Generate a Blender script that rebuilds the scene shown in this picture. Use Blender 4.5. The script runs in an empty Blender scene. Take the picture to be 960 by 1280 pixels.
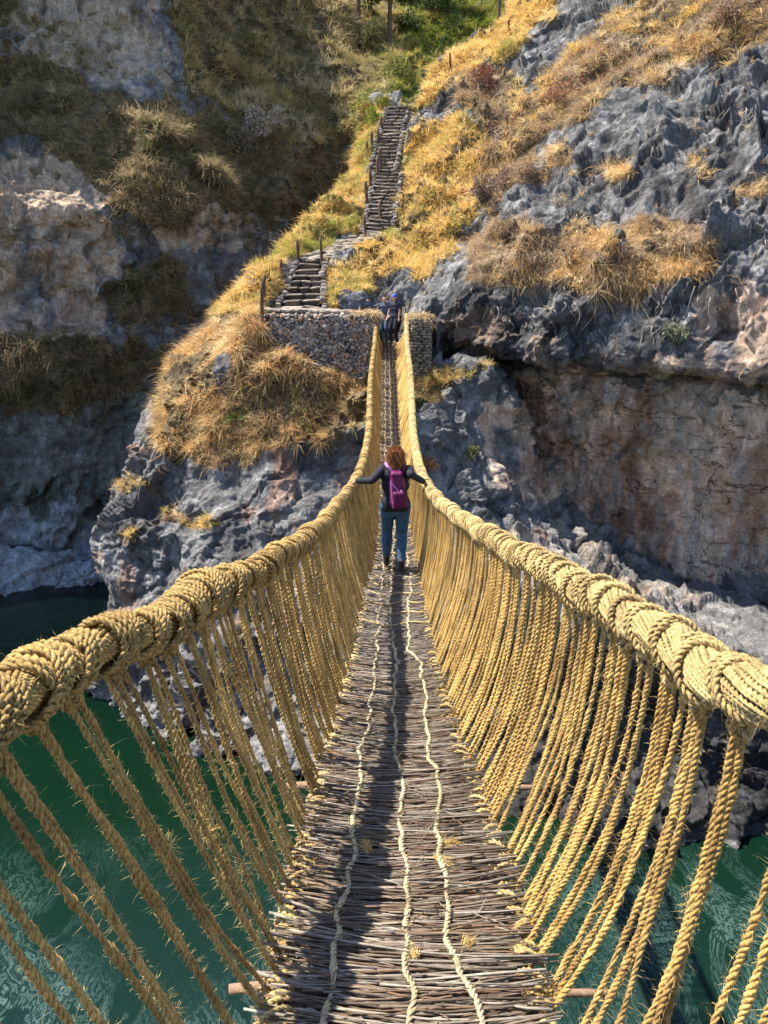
import bpy, math, random
import numpy as np
from mathutils import Vector
rng = np.random.default_rng(7)
random.seed(7)
PI = math.pi
scene = bpy.context.scene
COL = scene.collection

# ---------------------------------------------------------------- camera
F = 950.0                      # focal length in photo pixels (960 x 1280)
PITCH = math.radians(15.8)
EYE = np.array([0.0, 0.0, 1.6])
FWD = np.array([0.0, math.cos(PITCH), -math.sin(PITCH)])
UPV = np.array([0.0, math.sin(PITCH), math.cos(PITCH)])
cam_data = bpy.data.cameras.new('camera')
cam = bpy.data.objects.new('camera', cam_data); COL.objects.link(cam)
cam.location = EYE; cam.rotation_euler = (PI/2 - PITCH, 0, 0)
cam_data.sensor_fit = 'HORIZONTAL'; cam_data.sensor_width = 36; cam_data.lens = 36*F/960
cam_data.clip_start = 0.05; cam_data.clip_end = 1000
scene.camera = cam

def raydir(u, v):
    return np.array([(u-480)/F, 0, 0]) + FWD - UPV*((v-640)/F)
def P(u, v, Y):                # the point at distance Y seen along a direction
    d = raydir(u, v)
    return EYE + d*(Y/d[1])
def proj(p):
    q = p - EYE
    d = q@FWD
    d = np.where(np.abs(d) < 1e-3, 1e-3, d)
    return 480 + F*q[..., 0]/d, 640 - F*(q@UPV)/d

# ---------------------------------------------------------------- noise
def _hash(ix, iy, iz, seed):
    h = (ix*374761393 + iy*668265263 + iz*2147483647*3 + seed*974634777) & 0xFFFFFFFF
    h = ((h ^ (h >> 13))*1274126177) & 0xFFFFFFFF
    h = ((h ^ (h >> 15))*2246822519) & 0xFFFFFFFF
    return ((h ^ (h >> 16)) & 0xFFFFFF)/float(0xFFFFFF)
def vnoise(p, seed=0):
    i = np.floor(p).astype(np.int64); f = p - i
    w = f*f*f*(f*(f*6-15)+10)
    r = 0
    for dx in (0, 1):
        wx = w[:, 0] if dx else 1-w[:, 0]
        for dy in (0, 1):
            wy = w[:, 1] if dy else 1-w[:, 1]
            for dz in (0, 1):
                wz = w[:, 2] if dz else 1-w[:, 2]
                r = r + wx*wy*wz*_hash(i[:, 0]+dx, i[:, 1]+dy, i[:, 2]+dz, seed)
    return r*2-1
def fbm(p, octs=4, seed=0, gain=.5, ridged=False):
    a = 1.; s = 0.; t = 0.; q = p.copy()
    for k in range(octs):
        n = vnoise(q, seed+k*17)
        if ridged: n = 1-2*np.abs(n)
        s = s + a*n; t += a; a *= gain; q = q*2.03 + 11.3
    return s/t
def worley(p, seed=0):
    i = np.floor(p).astype(np.int64)
    b1 = np.full(len(p), 9.); b2 = np.full(len(p), 9.)
    for dx in (-1, 0, 1):
        for dy in (-1, 0, 1):
            for dz in (-1, 0, 1):
                c = i + np.array([dx, dy, dz])
                px = c[:, 0]+_hash(c[:, 0], c[:, 1], c[:, 2], seed)
                py = c[:, 1]+_hash(c[:, 0], c[:, 1], c[:, 2], seed+1)
                pz = c[:, 2]+_hash(c[:, 0], c[:, 1], c[:, 2], seed+2)
                d = (px-p[:, 0])**2+(py-p[:, 1])**2+(pz-p[:, 2])**2
                n = d < b1
                b2 = np.where(n, b1, np.minimum(b2, d)); b1 = np.where(n, d, b1)
    return np.sqrt(b1), np.sqrt(b2)
def facets(p, seed=0):        # broken planes: every cell is a block with its own tilt
    i = np.floor(p).astype(np.int64); b1 = np.full(len(p), 9.); r = np.zeros(len(p))
    for dx in (-1, 0, 1):
        for dy in (-1, 0, 1):
            for dz in (-1, 0, 1):
                c = i + np.array([dx, dy, dz]); h = [_hash(c[:, 0], c[:, 1], c[:, 2], seed+k) for k in range(7)]
                q = np.stack([c[:, k]+h[k]-p[:, k] for k in range(3)], -1)
                d = (q**2).sum(-1); n = d < b1
                val = (h[3]-.5)+1.5*((h[4]-.5)*q[:, 0]+(h[5]-.5)*q[:, 1]+(h[6]-.5)*q[:, 2])
                b1 = np.where(n, d, b1); r = np.where(n, val, r)
    return r
def sstep(a, b, x):
    t = np.clip((x-a)/(b-a), 0, 1); return t*t*(3-2*t)
def inpoly(u, v, poly):
    r = np.zeros(u.shape, bool); n = len(poly)
    for k in range(n):
        x1, y1 = poly[k]; x2, y2 = poly[(k+1) % n]
        c = ((y1 > v) != (y2 > v))
        xi = (x2-x1)*(v-y1)/((y2-y1) if y2 != y1 else 1e-9)+x1
        r ^= c & (u < xi)
    return r
def smoothcurve(ts, vs, t):    # monotone-ish cubic through points
    ts = np.asarray(ts, float); vs = np.asarray(vs, float)
    m = np.gradient(vs, ts)
    i = np.clip(np.searchsorted(ts, t)-1, 0, len(ts)-2)
    h = ts[i+1]-ts[i]; x = (t-ts[i])/h
    xc = np.clip(x, 0, 1)
    r = (2*xc**3-3*xc**2+1)*vs[i]+(xc**3-2*xc**2+xc)*h*m[i]+(-2*xc**3+3*xc**2)*vs[i+1]+(xc**3-xc**2)*h*m[i+1]
    return np.where(x < 0, vs[0]+m[0]*(t-ts[0]), np.where(x > 1, vs[-1]+m[-1]*(t-ts[-1]), r))

# ---------------------------------------------------------------- mesh building
class MB:
    def __init__(s): s.v = []; s.q = []; s.t = []; s.c = []; s.n = 0; s.mq = []; s.mt = []
    def add(s, v, q=None, t=None, c=(1, 1, 1), m=0):
        v = np.asarray(v, float).reshape(-1, 3); s.v.append(v)
        if q is not None and len(q):
            s.q.append(np.asarray(q).reshape(-1, 4)+s.n); s.mq.append(np.full(len(s.q[-1]), m))
        if t is not None and len(t):
            s.t.append(np.asarray(t).reshape(-1, 3)+s.n); s.mt.append(np.full(len(s.t[-1]), m))
        c = np.asarray(c, float)
        if c.ndim == 1: c = np.tile(c, (len(v), 1))
        s.c.append(c); s.n += len(v)
    def build(s, name, mats, parent=None, smooth=True, col=True):
        v = np.concatenate(s.v)
        q = np.concatenate(s.q) if s.q else np.zeros((0, 4), int)
        t = np.concatenate(s.t) if s.t else np.zeros((0, 3), int)
        me = bpy.data.meshes.new(name)
        me.vertices.add(len(v)); me.vertices.foreach_set('co', v.astype(np.float32).ravel())
        nl = 4*len(q)+3*len(t)
        me.loops.add(nl); me.loops.foreach_set('vertex_index', np.concatenate([q.ravel(), t.ravel()]).astype(np.int32))
        me.polygons.add(len(q)+len(t))
        ls = np.concatenate([np.arange(len(q))*4, 4*len(q)+np.arange(len(t))*3]).astype(np.int32)
        me.polygons.foreach_set('loop_start', ls)
        me.polygons.foreach_set('use_smooth', np.full(len(q)+len(t), smooth))
        if not isinstance(mats, (list, tuple)): mats = [mats]
        for m in mats: me.materials.append(m)
        if len(mats) > 1:
            mi = np.concatenate(s.mq+s.mt).astype(np.int32); me.polygons.foreach_set('material_index', mi)
        if col:
            a = me.attributes.new('Col', 'FLOAT_COLOR', 'POINT')
            c = np.concatenate(s.c); c4 = np.ones((len(c), 4), np.float32); c4[:, :3] = c
            a.data.foreach_set('color', c4.ravel())
        me.update(calc_edges=True); me.validate()
        o = bpy.data.objects.new(name, me); COL.objects.link(o)
        if parent is not None: o.parent = parent
        return o
def unit(a): return a/np.maximum(np.linalg.norm(a, axis=-1, keepdims=True), 1e-9)
def frames(p, ref=None):
    T = unit(np.gradient(p, axis=0))
    r = np.array([0.31, 0.12, 0.94]) if ref is None else np.asarray(ref, float)
    if ref is None and abs(unit(p[-1]-p[0])@unit(r)) > .9: r = np.array([.1, 1., .05])
    N = unit(np.cross(T, r)); B = np.cross(T, N)
    return T, N, B
def tube(mb, path, rad, sides=6, c=(1, 1, 1), caps=True, ref=None, m=0):
    path = np.asarray(path, float); n = len(path)
    rad = np.broadcast_to(np.asarray(rad, float), (n,))
    T, N, B = frames(path, ref)
    a = np.arange(sides)*2*PI/sides
    v = path[:, None]+rad[:, None, None]*(np.cos(a)[None, :, None]*N[:, None]+np.sin(a)[None, :, None]*B[:, None])
    i = np.arange(n-1)[:, None]*sides; j = np.arange(sides)[None]; k = (j+1) % sides
    q = np.stack([i+j, i+k, i+sides+k, i+sides+j], -1).reshape(-1, 4)
    vv = v.reshape(-1, 3); t = None
    if caps:
        e = len(vv); vv = np.vstack([vv, path[:1], path[-1:]]); j = np.arange(sides); k = (j+1) % sides
        t = np.vstack([np.stack([np.full(sides, e), k, j], -1),
                       np.stack([np.full(sides, e+1), (n-1)*sides+j, (n-1)*sides+k], -1)])
    if np.ndim(c) == 2 and len(c) == n:
        cc = np.repeat(c, sides, 0)
        if caps: cc = np.vstack([cc, c[:1], c[-1:]])
        c = cc
    mb.add(vv, q, t, c, m)
def resample(path, step):
    d = np.r_[0, np.cumsum(np.linalg.norm(np.diff(path, axis=0), axis=1))]
    n = max(3, int(d[-1]/step)+1); s = np.linspace(0, d[-1], n)
    return np.stack([np.interp(s, d, path[:, k]) for k in range(3)], -1), s
def cord(mb, path, ply_r, off, pitch, plies=2, seg=7, sides=5, c=(1, 1, 1), phase=0., wob=.0, ref=None):
    p, s = resample(np.asarray(path, float), pitch/seg)
    T, N, B = frames(p, ref)
    if wob:
        q = np.stack([s*14+phase*5, np.full_like(s, phase*3.1), s*0], -1)
        ph = 2*PI*s/pitch*(1)+1.6*vnoise(q, 5)
        rr = 1+wob*vnoise(q*2.3, 9)
    else: ph = 2*PI*s/pitch; rr = np.ones_like(s)
    for k in range(plies):
        a = ph+phase+2*PI*k/plies
        off_ = off*rr
        tube(mb, p+off_[:, None]*(np.cos(a)[:, None]*N+np.sin(a)[:, None]*B), ply_r*rr, sides, c, ref=ref)
def ribbons(mb, base, d, length, width, cols, curl):
    """many thin fibres or blades: base (n,3), direction, length, width, colours, droop vectors"""
    n = len(base)
    side = unit(np.cross(d, rng.normal(size=(n, 3))))*width[:, None]*.5
    m = base+d*(length*.55)[:, None]+curl*(length*.25)[:, None]
    t = base+d*(length*.9)[:, None]+curl*(length*.85)[:, None]
    v = np.stack([base-side, base+side, m+side*.8, m-side*.8, t], 1).reshape(-1, 3)
    i = np.arange(n)*5
    q = np.stack([i, i+1, i+2, i+3], -1); tr = np.stack([i+3, i+2, i+4], -1)
    mb.add(v, q, tr, np.repeat(cols, 5, 0))
_ico = None
def ico():
    global _ico
    if _ico is None:
        import bmesh
        bm = bmesh.new(); bmesh.ops.create_icosphere(bm, subdivisions=2, radius=1)
        bm.verts.ensure_lookup_table()
        _ico = (np.array([v.co[:] for v in bm.verts]), np.array([[v.index for v in f.verts] for f in bm.faces])); bm.free()
    return _ico
def stone(mb, c, size, col, boxy=.5, rough=.12, R=None):
    v, t = ico(); v = v.copy()
    v = v*(1-boxy)+boxy*v/np.maximum(np.abs(v).max(1, keepdims=True), 1e-6)*.85
    o = rng.uniform(0, 99, 3)
    v = v*(1+rough*fbm(v*1.4+o, 2)[:, None])
    v = v*np.asarray(size)
    if R is None:
        a = rng.uniform(-.12, .12); ca, sa = math.cos(a), math.sin(a)
        v = v@np.array([[ca, 0, -sa], [0, 1, 0], [sa, 0, ca]])
    else: v = v@R
    mb.add(v+np.asarray(c), None, t, col)
def grid_mesh(name, G, cols, mat, kind='structure'):
    nr, nc = G.shape[:2]; mb = MB()
    i = np.arange(nr-1)[:, None]*nc; j = np.arange(nc-1)[None]
    q = np.stack([i+j, i+j+1, i+nc+j+1, i+nc+j], -1).reshape(-1, 4)
    mb.add(G.reshape(-1, 3), q, None, cols.reshape(-1, 3))
    o = mb.build(name, mat)
    if kind: o['kind'] = kind
    return o
def tag(o, label, cat, group=None, kind=None):
    o['label'] = label; o['category'] = cat
    if group: o['group'] = group
    if kind: o['kind'] = kind
    return o
def empty(name, loc, label, cat, group=None):
    o = bpy.data.objects.new(name, None); COL.objects.link(o)
    o.location = [float(x) for x in loc]; o.empty_display_size = .2
    return tag(o, label, cat, group)

# ---------------------------------------------------------------- materials
class NT:
    def __init__(s, name):
        s.m = bpy.data.materials.new(name); s.m.use_nodes = True
        s.t = s.m.node_tree; s.t.nodes.clear()
        s.out = s.n('ShaderNodeOutputMaterial'); s.b = s.n('ShaderNodeBsdfPrincipled')
        s.l(s.b.outputs[0], s.out.inputs[0])
    def n(s, ty, **k):
        x = s.t.nodes.new(ty)
        for a, b in k.items():
            if a in x.inputs: x.inputs[a].default_value = b
            else: setattr(x, a, b)
        return x
    def l(s, a, b): s.t.links.new(a, b)
    def attr(s, name='Col'):
        a = s.n('ShaderNodeAttribute'); a.attribute_name = name; return a.outputs['Color']
    def pos(s, scale=(1, 1, 1), obj=True):
        c = s.n('ShaderNodeTexCoord'); mp = s.n('ShaderNodeMapping'); mp.inputs['Scale'].default_value = scale
        s.l(c.outputs['Object'], mp.inputs[0]); return mp.outputs[0]
    def noise(s, vec, scale, detail=4, rough=.55):
        x = s.n('ShaderNodeTexNoise', Scale=scale, Detail=detail, Roughness=rough); s.l(vec, x.inputs['Vector']); return x.outputs['Fac']
    def ramp(s, fac, stops):
        r = s.n('ShaderNodeValToRGB'); s.l(fac, r.inputs[0])
        e = r.color_ramp.elements
        while len(e) > 1: e.remove(e[-1])
        e[0].position = stops[0][0]; e[0].color = (*stops[0][1], 1)
        for p, c in stops[1:]:
            x = e.new(p); x.color = (*c, 1)
        return r.outputs[0]
    def mix(s, a, b, fac, mode='MIX'):
        x = s.n('ShaderNodeMix'); x.data_type = 'RGBA'; x.blend_type = mode
        for sock, val in ((x.inputs['Factor'], fac), (x.inputs['A'] if 0 else x.inputs[6], a), (x.inputs[7], b)):
            if hasattr(val, 'is_linked'): s.l(val, sock)
            elif isinstance(val, (int, float)): sock.default_value = val
            else: sock.default_value = (*val, 1)
        return x.outputs[2]
    def mul(s, a, lo, hi, fac):      # colour a times a grey noise between lo and hi
        return s.mix(a, s.ramp(fac, [(.3, (lo,)*3), (.7, (hi,)*3)]), 1.0, 'MULTIPLY')
    def bump(s, h, strength, dist, prev=None):
        x = s.n('ShaderNodeBump', Strength=strength, Distance=dist); s.l(h, x.inputs['Height'])
        if prev is not None: s.l(prev, x.inputs['Normal'])
        return x.outputs[0]
    def done(s, col=None, rough=.8, normal=None, spec=.3):
        if col is not None:
            if hasattr(col, 'is_linked'): s.l(col, s.b.inputs['Base Color'])
            else: s.b.inputs['Base Color'].default_value = (*col, 1)
        s.b.inputs['Roughness'].default_value = rough
        s.b.inputs['Specular IOR Level'].default_value = spec
        if normal is not None: s.l(normal, s.b.inputs['Normal'])
        return s.m

def rock_mat():
    s = NT('rock'); p = s.pos()
    c = s.mul(s.attr(), .65, 1.35, s.noise(p, 2.3, 6, .65))
    c = s.mul(c, .5, 1.5, s.noise(p, 13, 7, .78))
    c = s.mul(c, .65, 1.3, s.noise(s.pos((1.5, .8, 2.2)), 34, 4, .7))
    st = s.noise(s.pos((1.4, 1.4, .16)), 1.6, 5, .65)       # water stains running down
    c = s.mix(c, s.ramp(st, [(.42, (.55, .52, .5)), (.56, (1, 1, 1))]), .55, 'MULTIPLY')
    v = s.n('ShaderNodeTexVoronoi', Scale=6.0); s.l(s.mix(p, s.n('ShaderNodeTexNoise', Scale=4.0).outputs[1], .12), v.inputs['Vector']); v.feature = 'F1'
    b = s.bump(v.outputs['Distance'], .7, .10)
    b = s.bump(s.noise(s.pos((1.2, .8, 1.7)), 5, 9, .70), .8, .12, b)
    b = s.bump(s.noise(p, 30, 6, .75), .8, .05, b)
    c = s.mix(c, s.ramp(v.outputs['Distance'], [(.35, (1, 1, 1)), (.8, (.72, .70, .68))]), .6, 'MULTIPLY')
    return s.done(c, .9, b, .15)
def straw_mat(name, tint=(1, 1, 1), fine=60):
    s = NT(name); p = s.pos()
    c = s.mix(s.attr(), tint, 1.0, 'MULTIPLY')
    c = s.mul(c, .42, 1.5, s.noise(p, fine, 6, .78))
    c = s.mul(c, .5, 1.45, s.noise(s.pos((1, 1, .35)), fine*5, 3, .7))
    c = s.mix(c, s.ramp(s.noise(p, 5, 4, .65), [(.36, (.52, .47, .42)), (.55, (1, 1, 1)), (.72, (1.12, 1.10, 1.02))]), .85, 'MULTIPLY')
    b = s.bump(s.noise(s.pos((1, 1, .4)), fine*4, 4, .75), 1.0, .006)
    m = s.done(c, .68, b, .3); return m
def blade_mat(name, trans=.42):
    s = NT(name)
    c = s.attr(); s.l(c, s.b.inputs['Base Color']); s.b.inputs['Roughness'].default_value = .7
    s.b.inputs['Specular IOR Level'].default_value = .2
    t = s.n('ShaderNodeBsdfTranslucent'); s.l(c, t.inputs[0])
    x = s.n('ShaderNodeMixShader'); x.inputs[0].default_value = trans
    s.l(s.b.outputs[0], x.inputs[1]); s.l(t.outputs[0], x.inputs[2]); s.l(x.outputs[0], s.out.inputs[0])
    return s.m
def twig_mat():
    s = NT('twig_bark'); p = s.pos()
    c = s.mul(s.attr(), .65, 1.3, s.noise(p, 40, 5, .7))
    b = s.bump(s.noise(p, 160, 4, .7), .5, .003)
    return s.done(c, .75, b, .25)
def cloth_mat(name, col, rough=.8, var=.25, scale=12):
    s = NT(name); p = s.pos()
    c = s.mul(s.mix(col, col, 0.0), 1-var, 1+var, s.noise(p, scale, 4))
    b = s.bump(s.noise(p, scale*1.2, 4, .6), .5, .012)
    return s.done(c, rough, b, .25)
M = dict(rock=rock_mat(), rope=straw_mat('straw_rope'), paleropes=straw_mat('pale_straw_rope'),
         blade=blade_mat('dry_grass_blades'), leaf=blade_mat('green_leaves', .3), twig=twig_mat())
def stone_mat():
    s = NT('cut_stone'); p = s.pos()
    c = s.mul(s.attr(), .6, 1.35, s.noise(p, 9, 6, .7))
    b = s.bump(s.noise(p, 18, 6, .7), .8, .03)
    return s.done(c, .9, b, .15)
M['stone'] = stone_mat()
def wood_mat():
    s = NT('weathered_wood'); p = s.pos((1, 1, .15))
    c = s.mul(s.attr(), .55, 1.3, s.noise(p, 30, 5, .7))
    return s.done(c, .85, s.bump(s.noise(p, 50, 4), .5, .01), .2)
M['wood'] = wood_mat()
def water_mat():
    s = NT('river_water'); p = s.pos((1, .6, 1))
    w = s.n('ShaderNodeTexNoise', Scale=.42, Detail=9.0, Roughness=.66, Distortion=1.9); s.l(p, w.inputs['Vector'])
    big = s.noise(p, .09, 3)
    c = s.ramp(big, [(.3, (.0012, .009, .0035)), (.7, (.0016, .013, .006))])
    foam = s.ramp(w.outputs['Fac'], [(.44, (0, 0, 0)), (.462, (.4,)*3), (.475, (.05,)*3), (.50, (0,)*3), (.515, (.6,)*3), (.53, (.1,)*3), (.56, (.0,)*3), (.575, (.45,)*3), (.59, (0, 0, 0)), (.63, (.3,)*3), (.65, (0, 0, 0))])
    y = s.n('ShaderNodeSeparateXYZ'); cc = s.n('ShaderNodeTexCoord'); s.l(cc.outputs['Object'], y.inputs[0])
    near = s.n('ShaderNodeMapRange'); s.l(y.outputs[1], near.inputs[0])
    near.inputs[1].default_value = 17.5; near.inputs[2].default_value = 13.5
    fm = s.mix(foam, (0, 0, 0), 0.0); mx = s.n('ShaderNodeMath', operation='MULTIPLY')
    pm = s.n('ShaderNodeMapRange'); s.l(s.noise(s.pos(), .16, 3), pm.inputs[0]); pm.inputs[1].default_value = .36; pm.inputs[2].default_value = .6
    m2 = s.n('ShaderNodeMath', operation='MULTIPLY'); s.l(near.outputs[0], m2.inputs[0]); s.l(pm.outputs[0], m2.inputs[1])
    s.l(fm, mx.inputs[0]); s.l(m2.outputs[0], mx.inputs[1])
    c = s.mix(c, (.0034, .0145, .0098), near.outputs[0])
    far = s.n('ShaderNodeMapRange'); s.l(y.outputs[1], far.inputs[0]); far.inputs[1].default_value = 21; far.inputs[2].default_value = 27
    c = s.mix(c, (.0006, .003, .0025), far.outputs[0])  # far water darkened in colour for the cliff's shadow and reflection
    c = s.mix(c, (.11, .19, .17), mx.outputs[0])
    b = s.bump(w.outputs['Fac'], .25, .4); b = s.bump(s.noise(s.pos(), 2.4, 4), .12, .10, b)
    m = s.done(c, .13, b, .5); s.b.inputs['IOR'].default_value = 1.33
    return m
M['water'] = water_mat()

# ---------------------------------------------------------------- light
SUN = np.array([-.55, .14, 1.0]); SUN /= np.linalg.norm(SUN)
elev = math.asin(SUN[2]); azim = math.atan2(SUN[0], SUN[1])
w = bpy.data.worlds.new('World'); scene.world = w; w.use_nodes = True
wn = w.node_tree; bg = wn.nodes['Background']
sky = wn.nodes.new('ShaderNodeTexSky'); sky.sky_type = 'NISHITA'; sky.sun_disc = False
sky.sun_elevation = elev; sky.sun_rotation = azim; sky.altitude = 2500; sky.dust_density = 1.6; sky.air_density = .9
wn.links.new(sky.outputs[0], bg.inputs[0]); bg.inputs[1].default_value = .15
ld = bpy.data.lights.new('sun', 'SUN'); ld.energy = 4.8; ld.angle = math.radians(.53); ld.color = (1, .94, .84)
lo = bpy.data.objects.new('sun', ld); COL.objects.link(lo)
lo.rotation_euler = Vector(-SUN).to_track_quat('-Z', 'Y').to_euler()
scene.view_settings.view_transform = 'Standard'; scene.view_settings.look = 'None'
scene.view_settings.exposure = 1.5; scene.view_settings.gamma = 1

# ================================================================ terrain
WATER = -12.0
mbw = MB(); mbw.add([[-80, -20, WATER], [80, -20, WATER], [80, 90, WATER], [-80, 90, WATER]], [[0, 1, 2, 3]])
wo = mbw.build('river_water', M['water'], smooth=False); wo['kind'] = 'structure'

def cr(A, n):                  # Catmull-Rom resampling along axis 0
    k = len(A); t = np.linspace(0, k-1, n); i = np.clip(t.astype(int), 0, k-2); x = (t-i)[:, None, None]
    g = lambda j: A[np.clip(j, 0, k-1)]
    p0, p1, p2, p3 = g(i-1), g(i), g(i+1), g(i+2)
    return .5*((2*p1)+(-p0+p2)*x+(2*p0-5*p1+4*p2-p3)*x**2+(-p0+3*p1-3*p2+p3)*x**3)
def dense(rows, nr, nc):
    A = np.array([[P(*t) for t in r] for r in rows])
    A = cr(A, nr); A = cr(A.transpose(1, 0, 2), nc).transpose(1, 0, 2)
    return A
def normals(G):
    n = unit(np.cross(np.gradient(G, axis=1), np.gradient(G, axis=0)))
    d = ((EYE-G)*n).sum(-1)
    if np.median(d) < 0: n = -n
    return n

# the stair line: (centre u, v, Y) and half widths
ST = [(376, 384, 29.7, .78), (388, 323, 32.7, .46), (473, 290, 36.0, .60), (484, 217, 40.6, .60), (477, 213, 41.2, .56), (497, 134, 46.2, .55)]
STP = [(P(u, v, Y), hw) for u, v, Y, hw in ST]
SY = np.array([p[1] for p, _ in STP]); SX = np.array([p[0] for p, _ in STP]); SZ = np.array([p[2] for p, _ in STP])
SW = np.array([h for _, h in STP])
def conform(G, raise_=True):
    X, Y, Z = G[..., 0], G[..., 1], G[..., 2]
    sx = np.interp(Y, SY, SX); sz = np.interp(Y, SY, SZ); sw = np.interp(Y, SY, SW)
    on = (Y > SY[0]-.2) & (Y < SY[-1]+.5)
    d = np.abs(X-sx)-sw
    k = np.where(on, 1-sstep(0.0, .7 if raise_ else .35, d), 0)
    tgt = sz-.22
    z2 = Z*(1-k)+tgt*k
    if not raise_: z2 = np.minimum(Z, z2)
    # flat top behind the retaining wall, the notch where the bridge lands
    pl = (X > -4.6) & (X < -.45) & (Y > 27.2) & (Y < 29.9)
    z2 = np.where(pl, np.where(Y < 27.9, np.minimum(z2, .55), .98 if raise_ else np.minimum(z2, .98)), z2)
    wl = np.interp(X, [-4.6, -4.0, -2.6, -.5], [.35, .1, -.55, -1.15]); z2 = np.where((X > -4.5) & (X < -.4) & (Y > 26.0) & (Y <= 27.4), np.minimum(z2, wl), z2)
    no = (X > -.5) & (X < .9) & (Y > 26.4) & (Y < 30.6)
    z2 = np.where(no, np.minimum(z2, np.where(Y < 28.6, -2.1, -.12)), z2)
    rp = (X > .5) & (X < 1.9) & (Y > 26.5) & (Y < 28.5)
    z2 = np.where(rp, np.minimum(z2, -.8), z2)
    G[..., 2] = z2
    return k

SLAB = np.array([[.72, .10, .68], [-.2, .97, .1], [-.66, -.2, .72]])
def rockify(G, amp=1.0, quiet=None, seed=0, strat=0., which=''):
    N = normals(G); p = G.reshape(-1, 3); n = N.reshape(-1, 3)
    d = .75*fbm(p*.22, 3, seed)+.42*fbm(p*np.array([.6, .6, .45]), 4, seed+3, ridged=True)
    f1, f2 = worley(p*1.05+.5*vnoise(p*.8, seed+8)[:, None], seed+5)
    d += -.13*f1 + .11*fbm(p*np.array([1.1, 1.1, 1.5]), 3, seed+60, ridged=True)
    f1, f2 = worley(p*2.9+.3*vnoise(p*3, seed+9)[:, None], seed+6)
    rough = sstep(-.3, .35, vnoise(p*.35, seed+40))
    d += (.12*np.minimum(f2-f1, .45))*(.35+rough)
    d += .05*fbm(p*np.array([3.4, 3.4, 4.6]), 4, seed+7, .62)*(.5+rough)
    d += (.55*facets((p@SLAB.T)*np.array([.28, .75, .62])+.22*vnoise(p*1.1, seed+70)[:, None], seed+71)+.14*facets((p@SLAB.T)*np.array([1.1, 2.4, 2.0])+.2*vnoise(p*3, seed+73)[:, None], seed+74))*(.6+rough)
    q = p@np.array([[.8, .3, .5], [-.5, .8, .2], [-.35, -.4, .85]]).T*np.array([.5, 3.2, 1.6]); d += .035*fbm(q*.8, 3, seed+21, ridged=True)
    if which == 'R':          # the smooth wall below the overhang
        uw, vw = proj(p); lw = sstep(400, 440, vw)*sstep(560, 640, uw); d = d*(1-.62*lw)
    if strat: d += strat*fbm(p*np.array([.25, .25, 2.2]), 3, seed+12)
    d = d*amp
    if quiet is not None: d = d*(1-quiet.reshape(-1)*.9)
    H = (p+n*d[:, None]).reshape(G.shape)
    return H, d.reshape(G.shape[:2])

C_rows = [
 [(450,230,54),(468,145,50),(476,128,49.5),(482,122,49),(508,120,48.8),(530,140,48.5),(560,190,49),(600,240,50),(640,280,51),(700,300,52),(800,320,54)],
 [(415,320,45),(438,228,42.3),(455,214,41.5),(468,212,41),(502,212,41),(515,240,41.5),(545,290,42),(590,330,43),(640,360,44),(700,380,45),(800,400,46)],
 [(365,400,41),(396,288,37.4),(425,290,36.7),(455,291,36.1),(500,289,36),(520,320,36.5),(550,370,37),(590,400,38),(640,420,39),(700,440,40),(800,460,41)],
 [(300,470,38),(335,350,32.8),(352,338,32.3),(371,326,32.5),(407,326,32.5),(445,338,32.6),(500,400,33.5),(560,440,34),(640,470,35),(700,480,36),(800,490,37)],
 [(245,480,35),(288,388,30.2),(318,384,29.8),(345,384,29.6),(432,384,29.6),(470,388,29.6),(520,430,30),(570,455,30.5),(640,480,32),(700,490,33),(800,500,34)],
 [(215,530,34),(238,438,29.8),(290,424,28.3),(335,418,27.2),(400,448,27),(470,474,27),(535,462,27.2),(590,462,27.6),(650,480,29.5),(720,520,31),(800,560,32)],
 [(195,570,33.5),(190,505,28.8),(250,505,27.3),(320,505,26.2),(400,525,25.9),(460,535,25.7),(535,515,25.9),(610,485,27),(680,530,29.5),(740,570,30.5),(820,600,31)],
 [(190,640,33),(168,600,27.8),(225,595,26.3),(300,590,25.3),(390,600,24.9),(460,615,24.6),(540,600,24.6),(625,580,25.8),(690,610,28.2),(760,650,29.3),(860,680,29)],
 [(160,710,31),(133,668,26.4),(190,670,24.9),(290,680,23.6),(390,690,23),(470,700,22.6),(550,690,22.5),(625,665,23.6),(705,690,24.6),(830,735,24.6),(1000,790,22.5)],
 [(150,790,28.5),(136,740,25.3),(190,750,23.8),(290,760,22.5),(390,775,21.8),(480,780,21.2),(570,765,20.6),(655,745,19.6),(760,778,19.3),(880,815,18.9),(1060,860,17)],
 [(130,850,25.6),(128,835,24.4),(190,855,22.9),(290,875,21.6),(390,890,20.8),(490,900,20.0),(590,900,19.5),(690,890,19.3),(790,900,19.0),(900,930,18.6),(1100,960,16.6)],
 [(120,880,23.9),(140,885,23.4),(205,912,21.9),(300,935,20.8),(400,962,19.7),(500,982,18.9),(600,1002,18.2),(700,1027,17.4),(830,1047,16.8),(960,1052,16.6),(1200,1090,15.4)],
 [(110,960,22.5),(140,970,22),(210,1000,20.5),(300,1020,19.5),(400,1050,18.6),(500,1075,17.8),(600,1095,17.2),(700,1120,16.4),(830,1140,15.8),(960,1150,15.6),(1200,1190,14.4)],
]
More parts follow.
